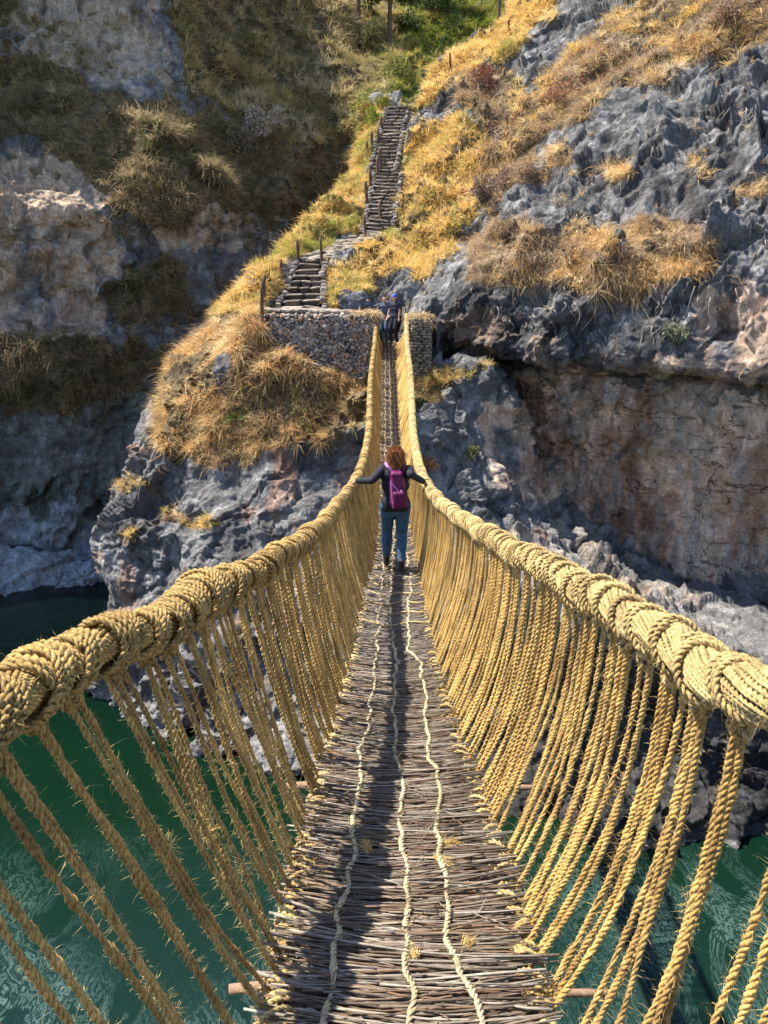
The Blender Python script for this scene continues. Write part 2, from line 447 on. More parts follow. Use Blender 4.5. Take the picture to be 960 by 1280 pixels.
R_rows = [
 [(720,-420,82),(800,-420,75),(860,-420,68),(930,-420,60),(1010,-420,54),(1100,-420,48),(1300,-420,42),(1600,-420,37)],
 [(655,-20,58),(700,-20,52),(770,-20,47),(840,-20,43),(900,-20,40),(970,-20,37),(1150,-20,32),(1400,-20,28)],
 [(548,84,49),(610,90,46),(680,95,42),(760,100,38),(840,100,35),(960,100,31.5),(1150,100,27),(1400,100,24)],
 [(506,190,42.5),(560,195,40.5),(630,200,37.5),(720,200,34),(830,200,30.6),(960,200,28),(1150,200,24.5),(1400,200,22)],
 [(494,285,37.2),(540,288,35),(610,290,32),(700,290,29.3),(820,290,26.9),(960,290,25.2),(1150,290,22.5),(1400,290,20.5)],
 [(435,345,33),(500,350,31.6),(590,350,29.3),(690,345,26.9),(810,345,25),(960,350,23.6),(1150,350,21.5),(1400,350,19.5)],
 [(440,384,31.2),(500,393,30.7),(580,425,28.2),(690,447,26),(820,459,24.2),(960,468,22.6),(1150,480,20.8),(1400,500,19)],
 [(440,405,32.2),(500,412,32.6),(588,430,30.4),(690,452,28.2),(820,463,26.3),(960,471,24.6),(1150,478,24),(1400,500,22)],
 [(440,480,32.2),(520,470,32.4),(610,465,30.4),(700,478,27.6),(830,485,25.6),(960,490,23.9),(1150,500,24.2),(1400,520,22)],
 [(440,580,31.5),(520,580,31.6),(620,580,30.2),(720,580,28.0),(840,580,25.9),(960,580,24.1),(1150,580,23.8),(1400,600,21.5)],
 [(440,700,31),(520,700,31),(620,700,30),(720,700,28.2),(840,700,26.2),(960,705,24.3),(1150,720,22.8),(1400,740,20.5)],
 [(440,900,30),(520,900,30),(620,900,29),(720,900,27),(840,900,25),(960,900,23),(1150,900,20),(1400,900,18)],
]
us = [-420,-160,0,100,200,300,400,500,600,740]
def Lr(v, Ys, dv=None): return [(u, v+(dv[k] if dv else 0), y) for k, (u, y) in enumerate(zip(us, Ys))]
L_rows = [
 Lr(-330, [38,43,46.5,49.5,58,76,94,110,115,100],[120,40,0,-60,0,150,220,230,230,200]),  # unseen crest above the view, its height shaped to shade the shelf
 Lr(-10, [37,41.5,44.5,45.5,48.5,57,64,72,76,70]),
 Lr(60, [36.8,41,44,44.9,47,52.5,58,63,64,60]),
 Lr(100, [36.3,40.7,43.6,44.2,45.6,50,53.8,57,56,55]),
 Lr(125, [36,39.5,42.2,43,44,48.8,52.5,53,53,53]),
 Lr(170, [35.5,38.2,40.3,41.3,42.6,46.5,50,51,51,50]),
 Lr(225, [35,37,38.6,39.6,41.2,44.8,48.3,50,50,50]),
 Lr(265, [34.8,36.4,37.4,38.4,40.4,44,47.5,50,50,50]),
 Lr(300, [34.8,36.5,37.6,38.8,41,44.3,47.3,50,50,50]),
 Lr(400, [34.6,36,37,38.2,40.4,43,46,48,48,48]),
 Lr(425, [34.2,35.2,36,37.2,39.6,42.5,45,47,47,47]),
 Lr(470, [34,34.9,35.6,36.8,39,42,44,46,46,46]),
 Lr(500, [34.2,35.4,36.3,37.4,39.2,41.5,43.5,45,45,45]),
 Lr(600, [34,35.2,36.3,37.4,38.8,40.5,42,43,43,43]),
 Lr(690, [33.6,35,36.2,37.2,38.2,39.5,40.5,41,41,41]),
 [(-420,800,31.5),(-160,730,33.9),(0,700,35.2),(100,690,36.2),(200,690,37.5),(300,690,38.5),(400,690,39),(500,690,39),(600,690,39),(740,690,39)],
 [(-420,880,29),(-160,800,31.8),(0,757,33.4),(100,727,35.4),(200,720,36),(300,720,36),(400,720,36),(500,720,36),(600,720,36),(740,720,36)],
 [(-420,960,28),(-160,880,30),(0,830,31.5),(100,800,33.2),(200,790,34),(300,790,34),(400,790,34),(500,790,34),(600,790,34),(740,790,34)],
]
# --- regions, as outlines seen from the bridge (photo pixels), carried onto the slopes
GR = dict(
 spur=[(225,402),(280,350),(325,312),(355,280),(385,245),(415,195),(440,160),(468,128),(484,128),(482,165),(470,215),(455,262),(455,290),(430,300),(400,306),(371,318),(350,345),(340,375),(330,388),(330,425),(400,455),(465,478),(462,515),(430,545),(380,543),(335,560),(272,592),(235,580),(190,560),(184,500),(208,458)],
 pillarfoot=[(516,458),(600,462),(580,476),(548,486),(530,500),(516,500)],
 tuftA=[(150,605),(186,598),(180,614),(158,622)], tuftB=[(195,628),(232,640),(272,652),(275,664),(230,660),(196,645)],
 tuftC=[(160,660),(175,665),(170,678),(158,675)],
 mid=[(405,352),(418,330),(450,308),(476,296),(505,290),(520,300),(530,330),(500,345),(470,350),(440,376),(408,378)],
 gold=[(508,160),(530,146),(570,143),(604,165),(612,205),(592,242),(575,300),(560,322),(545,345),(500,340),(470,352),(490,300),(503,260),(500,205)],
 ridge=[(503,132),(545,84),(600,35),(652,-30),(700,-30),(690,10),(660,40),(648,62),(610,76),(560,108),(520,140),(508,150)],
 band=[(600,240),(594,200),(620,165),(648,120),(700,80),(745,45),(770,20),(830,-30),(1000,-30),(1000,30),(955,55),(905,75),(850,78),(832,100),(770,112),(735,135),(715,165),(690,160),(665,200),(640,218),(610,275),(585,260)],
 band2=[(560,110),(600,80),(640,85),(650,110),(630,150),(600,160),(585,140)],
 ledge=[(575,352),(590,310),(620,282),(650,276),(700,292),(760,278),(800,272),(850,278),(892,296),(893,325),(850,345),(830,362),(770,372),(715,352),(690,348),(655,352),(620,362)],
 tuftD=[(745,208),(785,205),(787,226),(750,228)], tuftE=[(680,185),(720,195),(700,215),(682,212)], tuftF=[(855,198),(885,198),(880,214),(857,214)],
 tuftG=[(595,225),(640,205),(690,200),(690,228),(660,226),(610,262),(592,262)],
 tuftH=[(925,235),(958,222),(958,245),(930,255)],
)
GL = dict(
 shelf=[(-60,70),(20,58),(60,75),(115,112),(215,128),(290,150),(380,185),(432,185),(440,230),(405,262),(340,278),(270,262),(210,285),(150,262),(90,215),(40,165),(-60,165)],
 top=[(205,-40),(470,-40),(500,20),(497,120),(470,140),(430,190),(345,172),(290,140),(240,120),(225,60)],
 corner=[(-60,-30),(30,-30),(20,40),(-60,55)],
 valley=[(470,-40),(720,-40),(640,30),(560,90),(512,132),(470,140)],
 low=[(-60,425),(90,418),(205,432),(210,465),(150,480),(90,515),(-60,510)],
 lowB=[(140,372),(165,340),(200,318),(228,335),(240,360),(214,398),(190,412),(150,402)],
)
def wobble(u, v, k=13.):
    q = np.stack([u/24, v/24, u*0], -1); return u+k*fbm(q, 3, 3)*1.4, v+k*fbm(q, 3, 4)*1.4
def maskof(u, v, names, D): 
    uu, vv = wobble(u, v); r = np.zeros(u.shape, bool)
    for k in names: r |= inpoly(uu, vv, D[k])
    return r

def colour_field(p, u, v, which, seed):
    g = fbm(p*.35, 4, seed)*.5+.5; h = fbm(p*2.1, 4, seed+5)*.5+.5
    grey = np.array([.172, .169, .166]); dark = np.array([.062, .062, .064]); pale = np.array([.35, .34, .325])
    tan = np.array([.72, .51, .36]); rust = np.array([.34, .18, .10]); cream = np.array([.60, .49, .37])
    c = grey[None]*(.75+.55*h[:, None])
    c = np.where((h > .60)[:, None], c*.5+pale*.5, c)
    c = np.where((g < .33)[:, None], c*.45+dark*.55, c)
    uu, vv = wobble(u, v, 22); vv_ = v
    def reg(poly, col, k, lo=.25, hi=.6, s=0):
        nonlocal c
        m = inpoly(uu, vv, poly)*sstep(lo, hi, fbm(p*np.array([.9, .9, .5]), 4, seed+50+s)*.5+.5)*k
        c = c*(1-m[:, None])+np.asarray(col)[None]*(.7+.6*h[:, None])*m[:, None]
    if which == 'R':
        low = [(590,440),(1100,455),(1100,760),(880,720),(700,690),(640,640),(600,520)]
        reg(low, tan, .95, .15, .45, 1); reg(low, cream*.85, .7, .48, .62, 2); reg(low, rust, .7, .52, .68, 3); reg(low, dark*2.2, .55, .62, .70, 4)
        st = fbm(p*np.array([1.5, 1.5, .13])+3, 4, 91)*.5+.5; s2 = fbm(p*np.array([3.2, 3.2, .25])+9, 4, 93)*.5+.5
        mm = inpoly(uu, vv, low)
        c = np.where(mm[:, None], c*(1-.5*sstep(.56, .63, st)*sstep(.35, .6, h))[:, None], c)
        c = np.where((mm & (s2 > .60))[:, None], c*.55+np.array([.34, .33, .30])*.45, c)
        bd = np.abs(fbm(p*np.array([.5, .5, 1.6]), 4, 95)); c = np.where((mm & (bd < .018))[:, None], c*.35, c)
        reg([(560,395),(1100,415),(1100,500),(700,482),(600,455)], dark*1.2, .8, .35, .6, 12)  # shade below the overhang lip put into the colour
        reg([(870,380),(1100,350),(1100,470),(860,462)], tan, .8, .3, .6, 5)
        reg([(540,390),(660,420),(700,440),(560,430)], tan*.9, .7, .3, .6, 6)
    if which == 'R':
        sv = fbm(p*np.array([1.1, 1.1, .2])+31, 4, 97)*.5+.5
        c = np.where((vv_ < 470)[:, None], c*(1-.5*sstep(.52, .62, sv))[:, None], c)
    if which == 'C':
        reg([(600,510),(690,500),(740,600),(660,640),(610,580)], tan*1.15, .85, .25, .5, 1)
        reg([(640,650),(720,650),(900,780),(700,740)], cream*.8, .6, .35, .6, 2)
        reg([(120,560),(520,540),(520,900),(120,900)], rust, .5, .60, .72, 3)
        reg([(560,480),(700,480),(700,900),(560,900)], rust, .5, .60, .72, 7)
        reg([(540,800),(700,800),(1100,850),(1100,1080),(540,1030)], dark*.55, .85, .1, .3, 9)  # rock above the water darkened in colour to deepen its shade
        reg([(100,840),(420,880),(420,1000),(100,960)], pale, .5, .4, .6, 4)
    if which == 'L':
        reg([(-90,190),(60,195),(130,250),(150,320),(120,420),(-90,430)], cream*np.array([.86,.78,.72]), .95, .2, .5, 1)
        reg([(30,-60),(190,-60),(215,110),(110,105),(20,60)], cream*.72, .95, .2, .45, 2)
        reg([(180,255),(330,275),(330,310),(190,300)], cream*.9, .85, .3, .5, 3)
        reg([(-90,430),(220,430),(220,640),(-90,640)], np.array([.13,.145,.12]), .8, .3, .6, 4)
        reg([(-90,640),(200,640),(200,760),(-90,760)], np.array([.34,.37,.40]), .9, .15, .4, 5)
    return c
soil = {'spur': (.24,.17,.09), 'x': (.20,.15,.09)}
SHEETS = {}
def make_sheet(name, rows, nr, nc, which, D, seed, amp, raise_):
    G = dense(rows, nr, nc)
    k = np.zeros(G.shape[:2])
    if which != 'L': k = conform(G, raise_)
    G, d = rockify(G, amp, k if which != 'L' else None, seed, strat=.1 if which == 'L' else .0, which=which)
    if which != 'L': conform(G, raise_)
    p = G.reshape(-1, 3); u, v = proj(p)
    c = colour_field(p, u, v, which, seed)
    c *= (.72+.5*sstep(-.9, .5, d.reshape(-1)))[:, None]**0    # relief tone switched off in this step
    g = maskof(u, v, D.keys(), D)
    if which == 'R': g &= v < 400
    sc = np.array([.21, .155, .085])*(.8+.5*vnoise(p*3, 77))[:, None]
    if which == 'L':
        gr = (u > 470) & (v < 140)
        sc = np.where(gr[:, None], np.array([.13, .14, .035]), sc*.75)
    if which == 'C':
        gr = (v < 388) & (u > 320)
        sc = np.where(gr[:, None], np.array([.30, .25, .07]), sc)
        kk = k.reshape(-1)[:, None]; sc = sc*(1-kk*.6)+np.array([.17,.155,.14])*kk*.6
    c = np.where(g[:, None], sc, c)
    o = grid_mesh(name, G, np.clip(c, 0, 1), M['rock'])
    SHEETS[which] = (o, G, g.reshape(G.shape[:2]), normals(G))
    return o
spur = make_sheet('rocky_spur_terrain', C_rows, 760, 700, 'C', GR, 1, .95, True)
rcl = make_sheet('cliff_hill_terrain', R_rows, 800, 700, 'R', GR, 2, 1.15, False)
lcl = make_sheet('far_bank_terrain', L_rows, 620, 560, 'L', GL, 3, 1.0, False)
# the bank under and behind the photographer
xs = np.linspace(-30, 30, 120); prof = np.array([(-26, 6), (-14, 2.5), (-6, .3), (-2.5, -.15), (-.6, -.2), (-.2, -1.2), (.2, -5), (1.2, -9), (2.4, -13.5)])
t = np.linspace(0, 8, 110); py = np.interp(t, range(9), prof[:, 0]); pz = np.interp(t, range(9), prof[:, 1])
GN = np.stack([np.tile(xs, (110, 1)), np.tile(py[:, None], (1, 120)), np.tile(pz[:, None], (1, 120))], -1)
GN[..., 1] -= .06*GN[..., 0]**2*.3
dn = .5*fbm(GN.reshape(-1, 3)*.5, 4, 5).reshape(110, 120); GN[..., 1] += np.where(GN[..., 2] < -.5, dn, 0)-.5
near = grid_mesh('near_bank_terrain', GN, np.tile(np.array([.19, .17, .15]), (110, 120, 1)), M['rock'])
bpy.context.view_layer.update()
def hit(u, v, which='CRL'):
    best = None; d = Vector(raydir(u, v)).normalized()
    for k in which:
        ok, loc, nrm, _ = SHEETS[k][0].ray_cast(Vector(EYE), d)
        if ok:
            t = (loc-Vector(EYE)).length
            if best is None or t < best[0]: best = (t, np.array(loc), np.array(nrm))
    return best[1] if best else None

# ================================================================ the rope bridge
ZR_Y = [-1.5, 0, 1.72, 3, 4.53, 7, 9.8, 14, 20, 25, 28.6]
ZR_Z = [1.50, 1.08, .68, .40, .08, -.42, -.82, -1.03, -.62, .16, .93]
def rail_z(Y): return smoothcurve(ZR_Y, ZR_Z, Y)
def deck_z(Y):
    Y = np.asarray(Y, float); return -2.2*(1-((Y-14.25)/14.25)**2)
def solve(pts, zf):
    out = []
    Ys = np.linspace(.4, 29, 3000)
    for u, v in pts:
        d = raydir(u, v); z = 1.6+d[2]*Ys/d[1]; e = z-zf(Ys)
        s = np.where((e[:-1] > 0) & (e[1:] <= 0))[0]
        if len(s): i = s[0]
        else: i = int(np.argmin(np.abs(e)))
        out.append((Ys[i], d[0]*Ys[i]/d[1]))
    out.sort(); return np.array(out)
Lpts = [(-2,893),(52,850),(100,822),(160,795),(210,771),(262,742),(330,706),(385,671),(420,634),(444,602),(458,562)]
Rpts = [(962,880),(900,843),(850,808),(780,768),(735,738),(690,714),(640,687),(590,657),(545,622),(527,592),(519,560)]
Ls = solve(Lpts, rail_z); Rs = solve(Rpts, rail_z)
def far_pts(pts):              # beyond the low point the height is fixed by the direction alone
    o = []
    for u, v, Y in pts: o.append((Y, P(u, v, Y)[0]))
    return np.array(o)
Lf = far_pts([(464.5,500,21.5),(469,440,25.5),(471,395,28.6)]); Rf = far_pts([(512.5,500,21.5),(508.5,440,25.5),(508,395,28.6)])
Ls = np.vstack([Ls[Ls[:, 0] < 16.5], Lf]); Rs = np.vstack([Rs[Rs[:, 0] < 16.5], Rf])
def rail_x(side, Y):
    A = Ls if side < 0 else Rs
    x = smoothcurve(A[:, 0], A[:, 1], np.clip(Y, A[0, 0], 28.6))
    ex = np.minimum(np.asarray(Y, float)-A[0, 0], 0)
    return x + side*(-.28)*ex
def rail(side, Y):
    Y = np.atleast_1d(np.asarray(Y, float)); w = .012*np.sin(Y*5.1+side)+.010*np.sin(Y*9.7)
    return np.stack([rail_x(side, Y), Y, rail_z(Y)+w], -1)
dl = solve([(330,1290),(350,1180),(370,1090),(392,1000),(419,900),(440,820),(453,760),(466,712)], deck_z)
dr = solve([(688,1290),(662,1180),(636,1090),(602,1000),(566,900),(545,820),(533,760),(524,712)], deck_z)
dfl = np.array([(17.5, P(474,560,17.5)[0]), (28.4, P(477,427,28.4)[0])]); dfr = np.array([(17.5, P(504,560,17.5)[0]), (28.4, P(495,427,28.4)[0])])
dl = np.vstack([dl, dfl]); dr = np.vstack([dr, dfr])
def edge_x(side, Y):
    A = dl if side < 0 else dr
    x = smoothcurve(A[:, 0], A[:, 1], np.clip(Y, A[0, 0], 28.6))
    return x+side*.04*np.minimum(A[0, 0]-np.asarray(Y, float), 1.5)*(np.asarray(Y) < A[0, 0])
print('rails', np.round(Ls, 2).tolist(), np.round(Rs, 2).tolist()); print('deck', np.round(dl, 2).tolist(), np.round(dr, 2).tolist())

STRAW = np.array([.50, .325, .105]); GOLD = np.array([.46, .28, .08]); PALE = np.array([.58, .42, .17])
bridge = empty('rope_bridge', (0, -.6, 0), 'long handwoven grass rope suspension bridge sagging across the green river gorge', 'rope bridge')
BO = np.array([0, -.6, 0.])
class BM_(MB):
    def build(s, name, mats, parent=None, **k):
        s.v = [v-BO for v in s.v]; return super().build(name, mats, parent, **k)

def frays(mb, path, n, L, wd, col, spread=.012):
    """loose straw fibres sticking out of a cord"""
    i = rng.integers(0, len(path)-1, n); f = rng.random(n)[:, None]
    b = path[i]*(1-f)+path[i+1]*f
    d = unit(rng.normal(size=(n, 3))); l = L*rng.uniform(.3, 1.25, n)
    b = b+d*spread*.5
    cu = rng.normal(size=(n, 3))*.5; cu[:, 2] -= .15
    cols = np.asarray(col)*rng.uniform(.75, 1.35, (n, 1))
    ribbons(mb, b, d, l, np.full(n, wd)*rng.uniform(.6, 1.3, n), np.clip(cols, 0, 1), cu)

# ---- handrails
def make_rail(side):
    Y = np.r_[np.arange(-1.5, 6, .04), np.arange(6, 28.9, .12)]
    path = rail(side, Y)
    base = PALE*.92 if side > 0 else STRAW*.95
    mb = BM_()
    R0 = .058 if side > 0 else .047
    T, N, B = frames(path, (0, 0, 1))
    s = np.r_[0, np.cumsum(np.linalg.norm(np.diff(path, axis=0), axis=1))]
    # heart of the cable
    tube(mb, path, R0*.86, 12, base*.7, ref=(0, 0, 1))
    nk = 26
    for k in range(nk):
        ph = 2*PI*k/nk+rng.uniform(-.09, .09); tw = s*2*PI/1.5*side
        rr = R0*(1+.06*np.sin(s*7+k))
        q = path+rr[:, None]*(np.cos(ph+tw)[:, None]*N+np.sin(ph+tw)[:, None]*B)
        col = base*rng.uniform(.8, 1.15)
        nearp = q[Y < 4.6]
        if len(nearp): cord(mb, nearp, .0052, .0044, .036, 2, 6, 4, col, rng.uniform(0, 6), .15, ref=(0, 0, 1))
        tube(mb, q[Y > 4.5], .0085, 5, col, ref=(0, 0, 1))
    frays(mb, path[Y < 4], 1800, .035, .0009, PALE*1.15, .125)
    r_ = mb.build('handrail_cable', M['paleropes'] if side > 0 else M['rope'], bridge)
    return r_, path
rails = {s: make_rail(s) for s in (-1, 1)}

def loop_path(side, Y0, turns, R, pitch, tilt, n=22, ph0=0.):
    """a binding wound round the handrail at Y0"""
    th = np.linspace(0, 2*PI*turns, int(n*turns)+1)+ph0
    c0 = rail(side, [Y0-.02, Y0+.02]); T = unit(c0[1]-c0[0])
    Nn = unit(np.cross(T, [0, 0, 1.])); Bn = np.cross(Nn, T)      # Bn points up
    y = Y0+pitch*(th-ph0)/(2*PI)+tilt*np.sin(th)-pitch*turns/2
    c = rail(side, y)
    R_ = R*(1+.05*np.sin(th*1.7+Y0*9))
    return c+R_[:, None]*(np.cos(th)[:, None]*Nn+np.sin(th)[:, None]*Bn)

# hanger places along the bridge, thinning out close to the photographer
YH = []
y = .55
while y < 28.3:
    YH.append(y); y += (.18 if y < 2.3 else .15 if y < 4 else .125)*rng.uniform(.75, 1.25)
YH = np.array(YH)
for side in (-1, 1):
    mb = BM_()
    for Y0 in YH:
        col = (PALE*.86 if side > 0 else STRAW*.9)*rng.uniform(.82, 1.12)
        if Y0 < 5.5:
            turns = rng.choice([2.5, 3.5, 4.5]) if side < 0 else rng.choice([1.5, 2, 2.5]); n = 20; seg = 5; sd = 5; r = .0056
            fat = (rng.uniform(0, .026) if side < 0 else rng.uniform(0, .008))
            for layer in range(2 if (side < 0 and Y0 < 3.2) else 1):
                p = loop_path(side, Y0+layer*rng.uniform(-.02, .02), turns, (.066 if side > 0 else .054)+fat*(1 if side > 0 or rng.random() < .5 else .35)+layer*.011+rng.uniform(0, .008), .0225, rng.uniform(.015, .05)*side*(1-2*layer)+.01, n, rng.uniform(0, 6))
                cord(mb, p, r, .0055, .042, 2, 6, sd, col, rng.uniform(0, 6), .2, ref=(.2, 1, .1))
            if Y0 < 3.5:         # a knot hanging below
                k0 = rail(side, Y0)[0]+np.array([0, 0, -.085])
                for q in range(3):
                    a = np.linspace(0, 2*PI*1.3, 20)+rng.uniform(0, 6); e = unit(rng.normal(size=3)); f = unit(np.cross(e, rng.normal(size=3)))
                    cord(mb, k0+.026*(np.cos(a)[:, None]*e+np.sin(a)[:, None]*f)+np.array([0, 0, -.012*q]), r, .0055, .042, 2, 6, 5, col, 0, .2, ref=(.3, .2, .9))
            frays(mb, p, int(150 if Y0 < 3 else 40), .03, .0010, PALE*1.2, .02)
        elif Y0 < 12:
            p = loop_path(side, Y0, 2.2, .070, .028, .03*side, 12, rng.uniform(0, 6))
            tube(mb, p, .011, 5, col, ref=(.2, 1, .1))
        else:
            p = loop_path(side, Y0, 1.6, .070, .04, .04*side, 9, rng.uniform(0, 6))
            tube(mb, p, .014, 4, col, ref=(.2, 1, .1))
    o = mb.build('rope_binding', M['paleropes'] if side > 0 else M['rope'], rails[side][0])

# ---- hanging ropes: each a bundle of one to three twisted cords from handrail to deck edge
def hanger_paths(side, Y0):
    nc = rng.choice([2, 3, 3, 4] if side > 0 else [2, 3, 3]) if Y0 < 5 else rng.choice([2, 2, 3] if Y0 < 14 else [2, 3]); res = []
    lean = rng.uniform(-.10, .10) if Y0 > 1.2 else rng.uniform(-.05, .05)
    lean += (-.05 if side < 0 else -.22)
    for k in range(nc):
        Yt = Y0+rng.uniform(-.012, .012)+(k-.5*(nc-1))*.026
        top = rail(side, Yt)[0]+np.array([rng.uniform(-.02, .02), 0, -.075])
        Yb = Y0+lean+(k-.5*(nc-1))*rng.uniform(.02, .09)
        bx = edge_x(side, Yb)+side*rng.uniform(-.03, .02)
        bot = np.array([bx, Yb, deck_z(Yb)-.02])
        t = np.linspace(0, 1, 15)[:, None]
        slack = (.24 if side > 0 else .05)*rng.uniform(.5, 1.4)*sstep(1.0, 3.0, Y0) + (.03 if side > 0 else .01)
        mid = top*(1-.62)+bot*.62+np.array([side*slack*.9, rng.uniform(-.05, .05), -slack*.5])
        if side < 0: p = (1-t)**2*top+2*t*(1-t)*mid+t**2*bot
        else:          # slack ropes hang plumb and turn in at the foot
            hk = float(sstep(9, 3, Y0))*.25+.20; q1 = top+np.array([0, 0, -.5*(top[2]-bot[2])])
            q2 = np.array([bot[0]*(1-hk)+top[0]*hk, (top[1]+bot[1])/2, bot[2]+rng.uniform(.08, .30)])
            p = (1-t)**3*top+3*t*(1-t)**2*q1+3*t**2*(1-t)*q2+t**3*bot
        p[:, 0] += .006*np.sin(t[:, 0]*9+k*2+Y0*7)*np.sin(PI*t[:, 0])
        p[:, 1] += .010*np.sin(t[:, 0]*6+k+Y0*3)*np.sin(PI*t[:, 0])
        # tail tucked under the deck edge
        tail = np.array([[bx-side*.05, Yb+.01, deck_z(Yb)-.06], [bx-side*.12, Yb+.02, deck_z(Yb)-.05]])
        res.append(np.vstack([p, tail]))
    return res
rest = BM_(); parts = 0
order = sorted([(Y0, s) for s in (-1, 1) for Y0 in YH])
for idx, (Y0, side) in enumerate(order):
    part = idx < 100
    mb = BM_() if part else rest
    for p in hanger_paths(side, Y0):
        col = (GOLD*rng.uniform(.95, 1.35)+(STRAW-GOLD)*rng.random()*.8)*rng.uniform(.85, 1.1)
        if Y0 < 3.4:
            cord(mb, p, .0052*rng.uniform(.85, 1.1), .0052, .056*rng.uniform(.85, 1.25), 3, 9, 5, col, rng.uniform(0, 6), .32, ref=(0, 1, .05))
            frays(mb, p, 420, .020, .0009, PALE*1.15, .022); frays(mb, p, 44, .048, .0007, PALE*1.3)
        elif Y0 < 8.5:
            cord(mb, p, .0062, .0050, .050, 2, 6, 4, col, rng.uniform(0, 6), .2, ref=(0, 1, .05))
            frays(mb, p, 60, .025, .0013, PALE*1.2, .02)
        elif Y0 < 15:
            cord(mb, p[::2], .0085, .006, .075, 2, 4, 3, col, rng.uniform(0, 6), 0, ref=(0, 1, .05))
        else:
            tube(mb, p[::3], .0145, 4, col, ref=(0, 1, .05))
    if part:
        if Y0 < 2.6 and rng.random() < .55:      # frayed tuft where a cord was spliced
            i = rng.integers(4, 10); frays(mb, p[i:i+2], 110, .030, .0009, STRAW*1.2, .035)
        mb.build('hanging_rope', M['rope'], bridge)
rs = rest.build('hanging_ropes', M['rope'], bridge); rs['kind'] = 'stuff'
# ---- lower cables under the deck edges, with pale lashings
for side in (-1, 1):
    mb = BM_(); Y = np.r_[np.arange(-.6, 6, .05), np.arange(6, 28.7, .15)]
    for k in range(3):
        p = np.stack([edge_x(side, Y)-side*(.02+.055*(k == 1)+.02*(k == 2)), Y, deck_z(Y)-.05-.05*(k == 2)+.01*np.sin(Y*4+k)], -1)
        tube(mb, p, .032, 7, STRAW*.85, ref=(0, 0, 1))
        if k == 0: pe = p
    ec = mb.build('edge_cable', M['rope'], bridge)
    mb = BM_()
    for Y0 in np.r_[np.arange(.9, 8, .055 if side < 0 else .085), np.arange(8, 28, .2)]:
        Y0 = Y0+rng.uniform(-.02, .02); ex = edge_x(side, Y0); th = np.linspace(0, 2*PI*rng.uniform(.9, 1.5), 14)+rng.uniform(0, 6)
        rr = rng.uniform(.035, .058); c0 = np.array([ex-side*.02, Y0, deck_z(Y0)-.015])
        tl = rng.uniform(-.8, .8)
        p = c0+np.stack([rr*np.cos(th)*1.0, rr*np.cos(th)*tl+.012*th/6, rr*np.sin(th)], -1)
        if Y0 < 8: cord(mb, p, .0062, .005, .04, 2, 5, 4, PALE*rng.uniform(.8, 1.1), 0, .2, ref=(.1, 1, .1)); frays(mb, p, 10, .05, .0014, PALE)
        else: tube(mb, p[::2], .010, 4, PALE*.9, ref=(.1, 1, .1))
    mb.build('edge_lashing', M['paleropes'], ec)

# ---- deck of laid twigs
mb = BM_(); Yk = 0.7
twc = np.array([[.22, .16, .105], [.27, .215, .15], [.15, .11, .075], [.34, .29, .225], [.25, .15, .09], [.40, .35, .28]])*.66
under = BM_()
while Yk < 28.5:
    step = .0026 if Yk < 4 else .0042 if Yk < 9 else .009
    Yk += step*rng.uniform(.4, 1.6)
    xl, xr = edge_x(-1, Yk), edge_x(1, Yk); wd = xr-xl
    L = wd*rng.uniform(.35, 1.02); c = rng.uniform(xl+L*.40, xr-L*.40) if L < wd else (xl+xr)/2+rng.normal()*.03
    r = rng.uniform(.0020, .0052)*(1.35 if rng.random() < .14 else 1)*(1 if Yk < 9 else 1.4)
    ang = rng.normal()*.075+ (-.05); n = 5
    t = np.linspace(-.5, .5, n); X = c+t*L
    cross = ((X-(xl+xr)/2)/(wd/2))
    Yp = Yk+t*L*ang+rng.normal()*.004+.012*np.sin(t*5+rng.uniform(0, 6))
    lift = rng.uniform(-.012, .014) if rng.random() < .93 else rng.uniform(.01, .03)
    Z = deck_z(Yp)+.035*np.clip(cross, -1.3, 1.3)**2+lift+t*rng.normal()*.018+.006*np.sin(t*6+rng.uniform(0, 6))+.012*np.sin(Yp*7+X*3)
    col = twc[rng.integers(0, 6)]*rng.uniform(.75, 1.25)
    if Yk > 6: col = col*.5+np.array([.20, .175, .15])*.5
    tube(mb, np.stack([X, Yp, Z], -1), r*np.linspace(1.1, .6, n)[::rng.choice([-1, 1])], 5 if Yk < 5 else 3, np.clip(col, 0, 1), ref=(0, .3, 1))
Yu = np.arange(-.5, 28.6, .1)                     # packed dark litter beneath the loose top twigs
zz = deck_z(Yu)-.022
Gd = np.stack([np.stack([edge_x(-1, Yu)*(1-f)+edge_x(1, Yu)*f, Yu, zz+.03*(2*f-1)**2], -1) for f in np.linspace(.03, .97, 9)], 1)
for (o_, fl) in ((0, 1), (-.05, -1)):
    i = np.arange(len(Yu)-1)[:, None]*9; j = np.arange(8)[None]
    q = np.stack([i+j, i+j+1, i+9+j+1, i+9+j], -1).reshape(-1, 4)
    mb.add((Gd+np.array([0, 0, o_])).reshape(-1, 3), q if fl > 0 else q[:, ::-1], None, (.11, .08, .06))
for _ in range(420):                              # broken ends and litter lying on top
    Y0 = .9+rng.random()**1.7*14; x0 = rng.uniform(edge_x(-1, Y0), edge_x(1, Y0)); a = rng.uniform(-1.2, 1.2); l = rng.uniform(.05, .2)
    t = np.linspace(-.5, .5, 4); z0 = deck_z(Y0+t*l*math.sin(a))+.024
    tube(mb, np.stack([x0+t*l*math.cos(a), Y0+t*l*math.sin(a), z0+.006*np.sin(t*5)], -1), .0022, 4, twc[rng.integers(0, 6)]*1.1, ref=(0, .3, 1))
deck = mb.build('twig_deck', M['twig'], bridge)
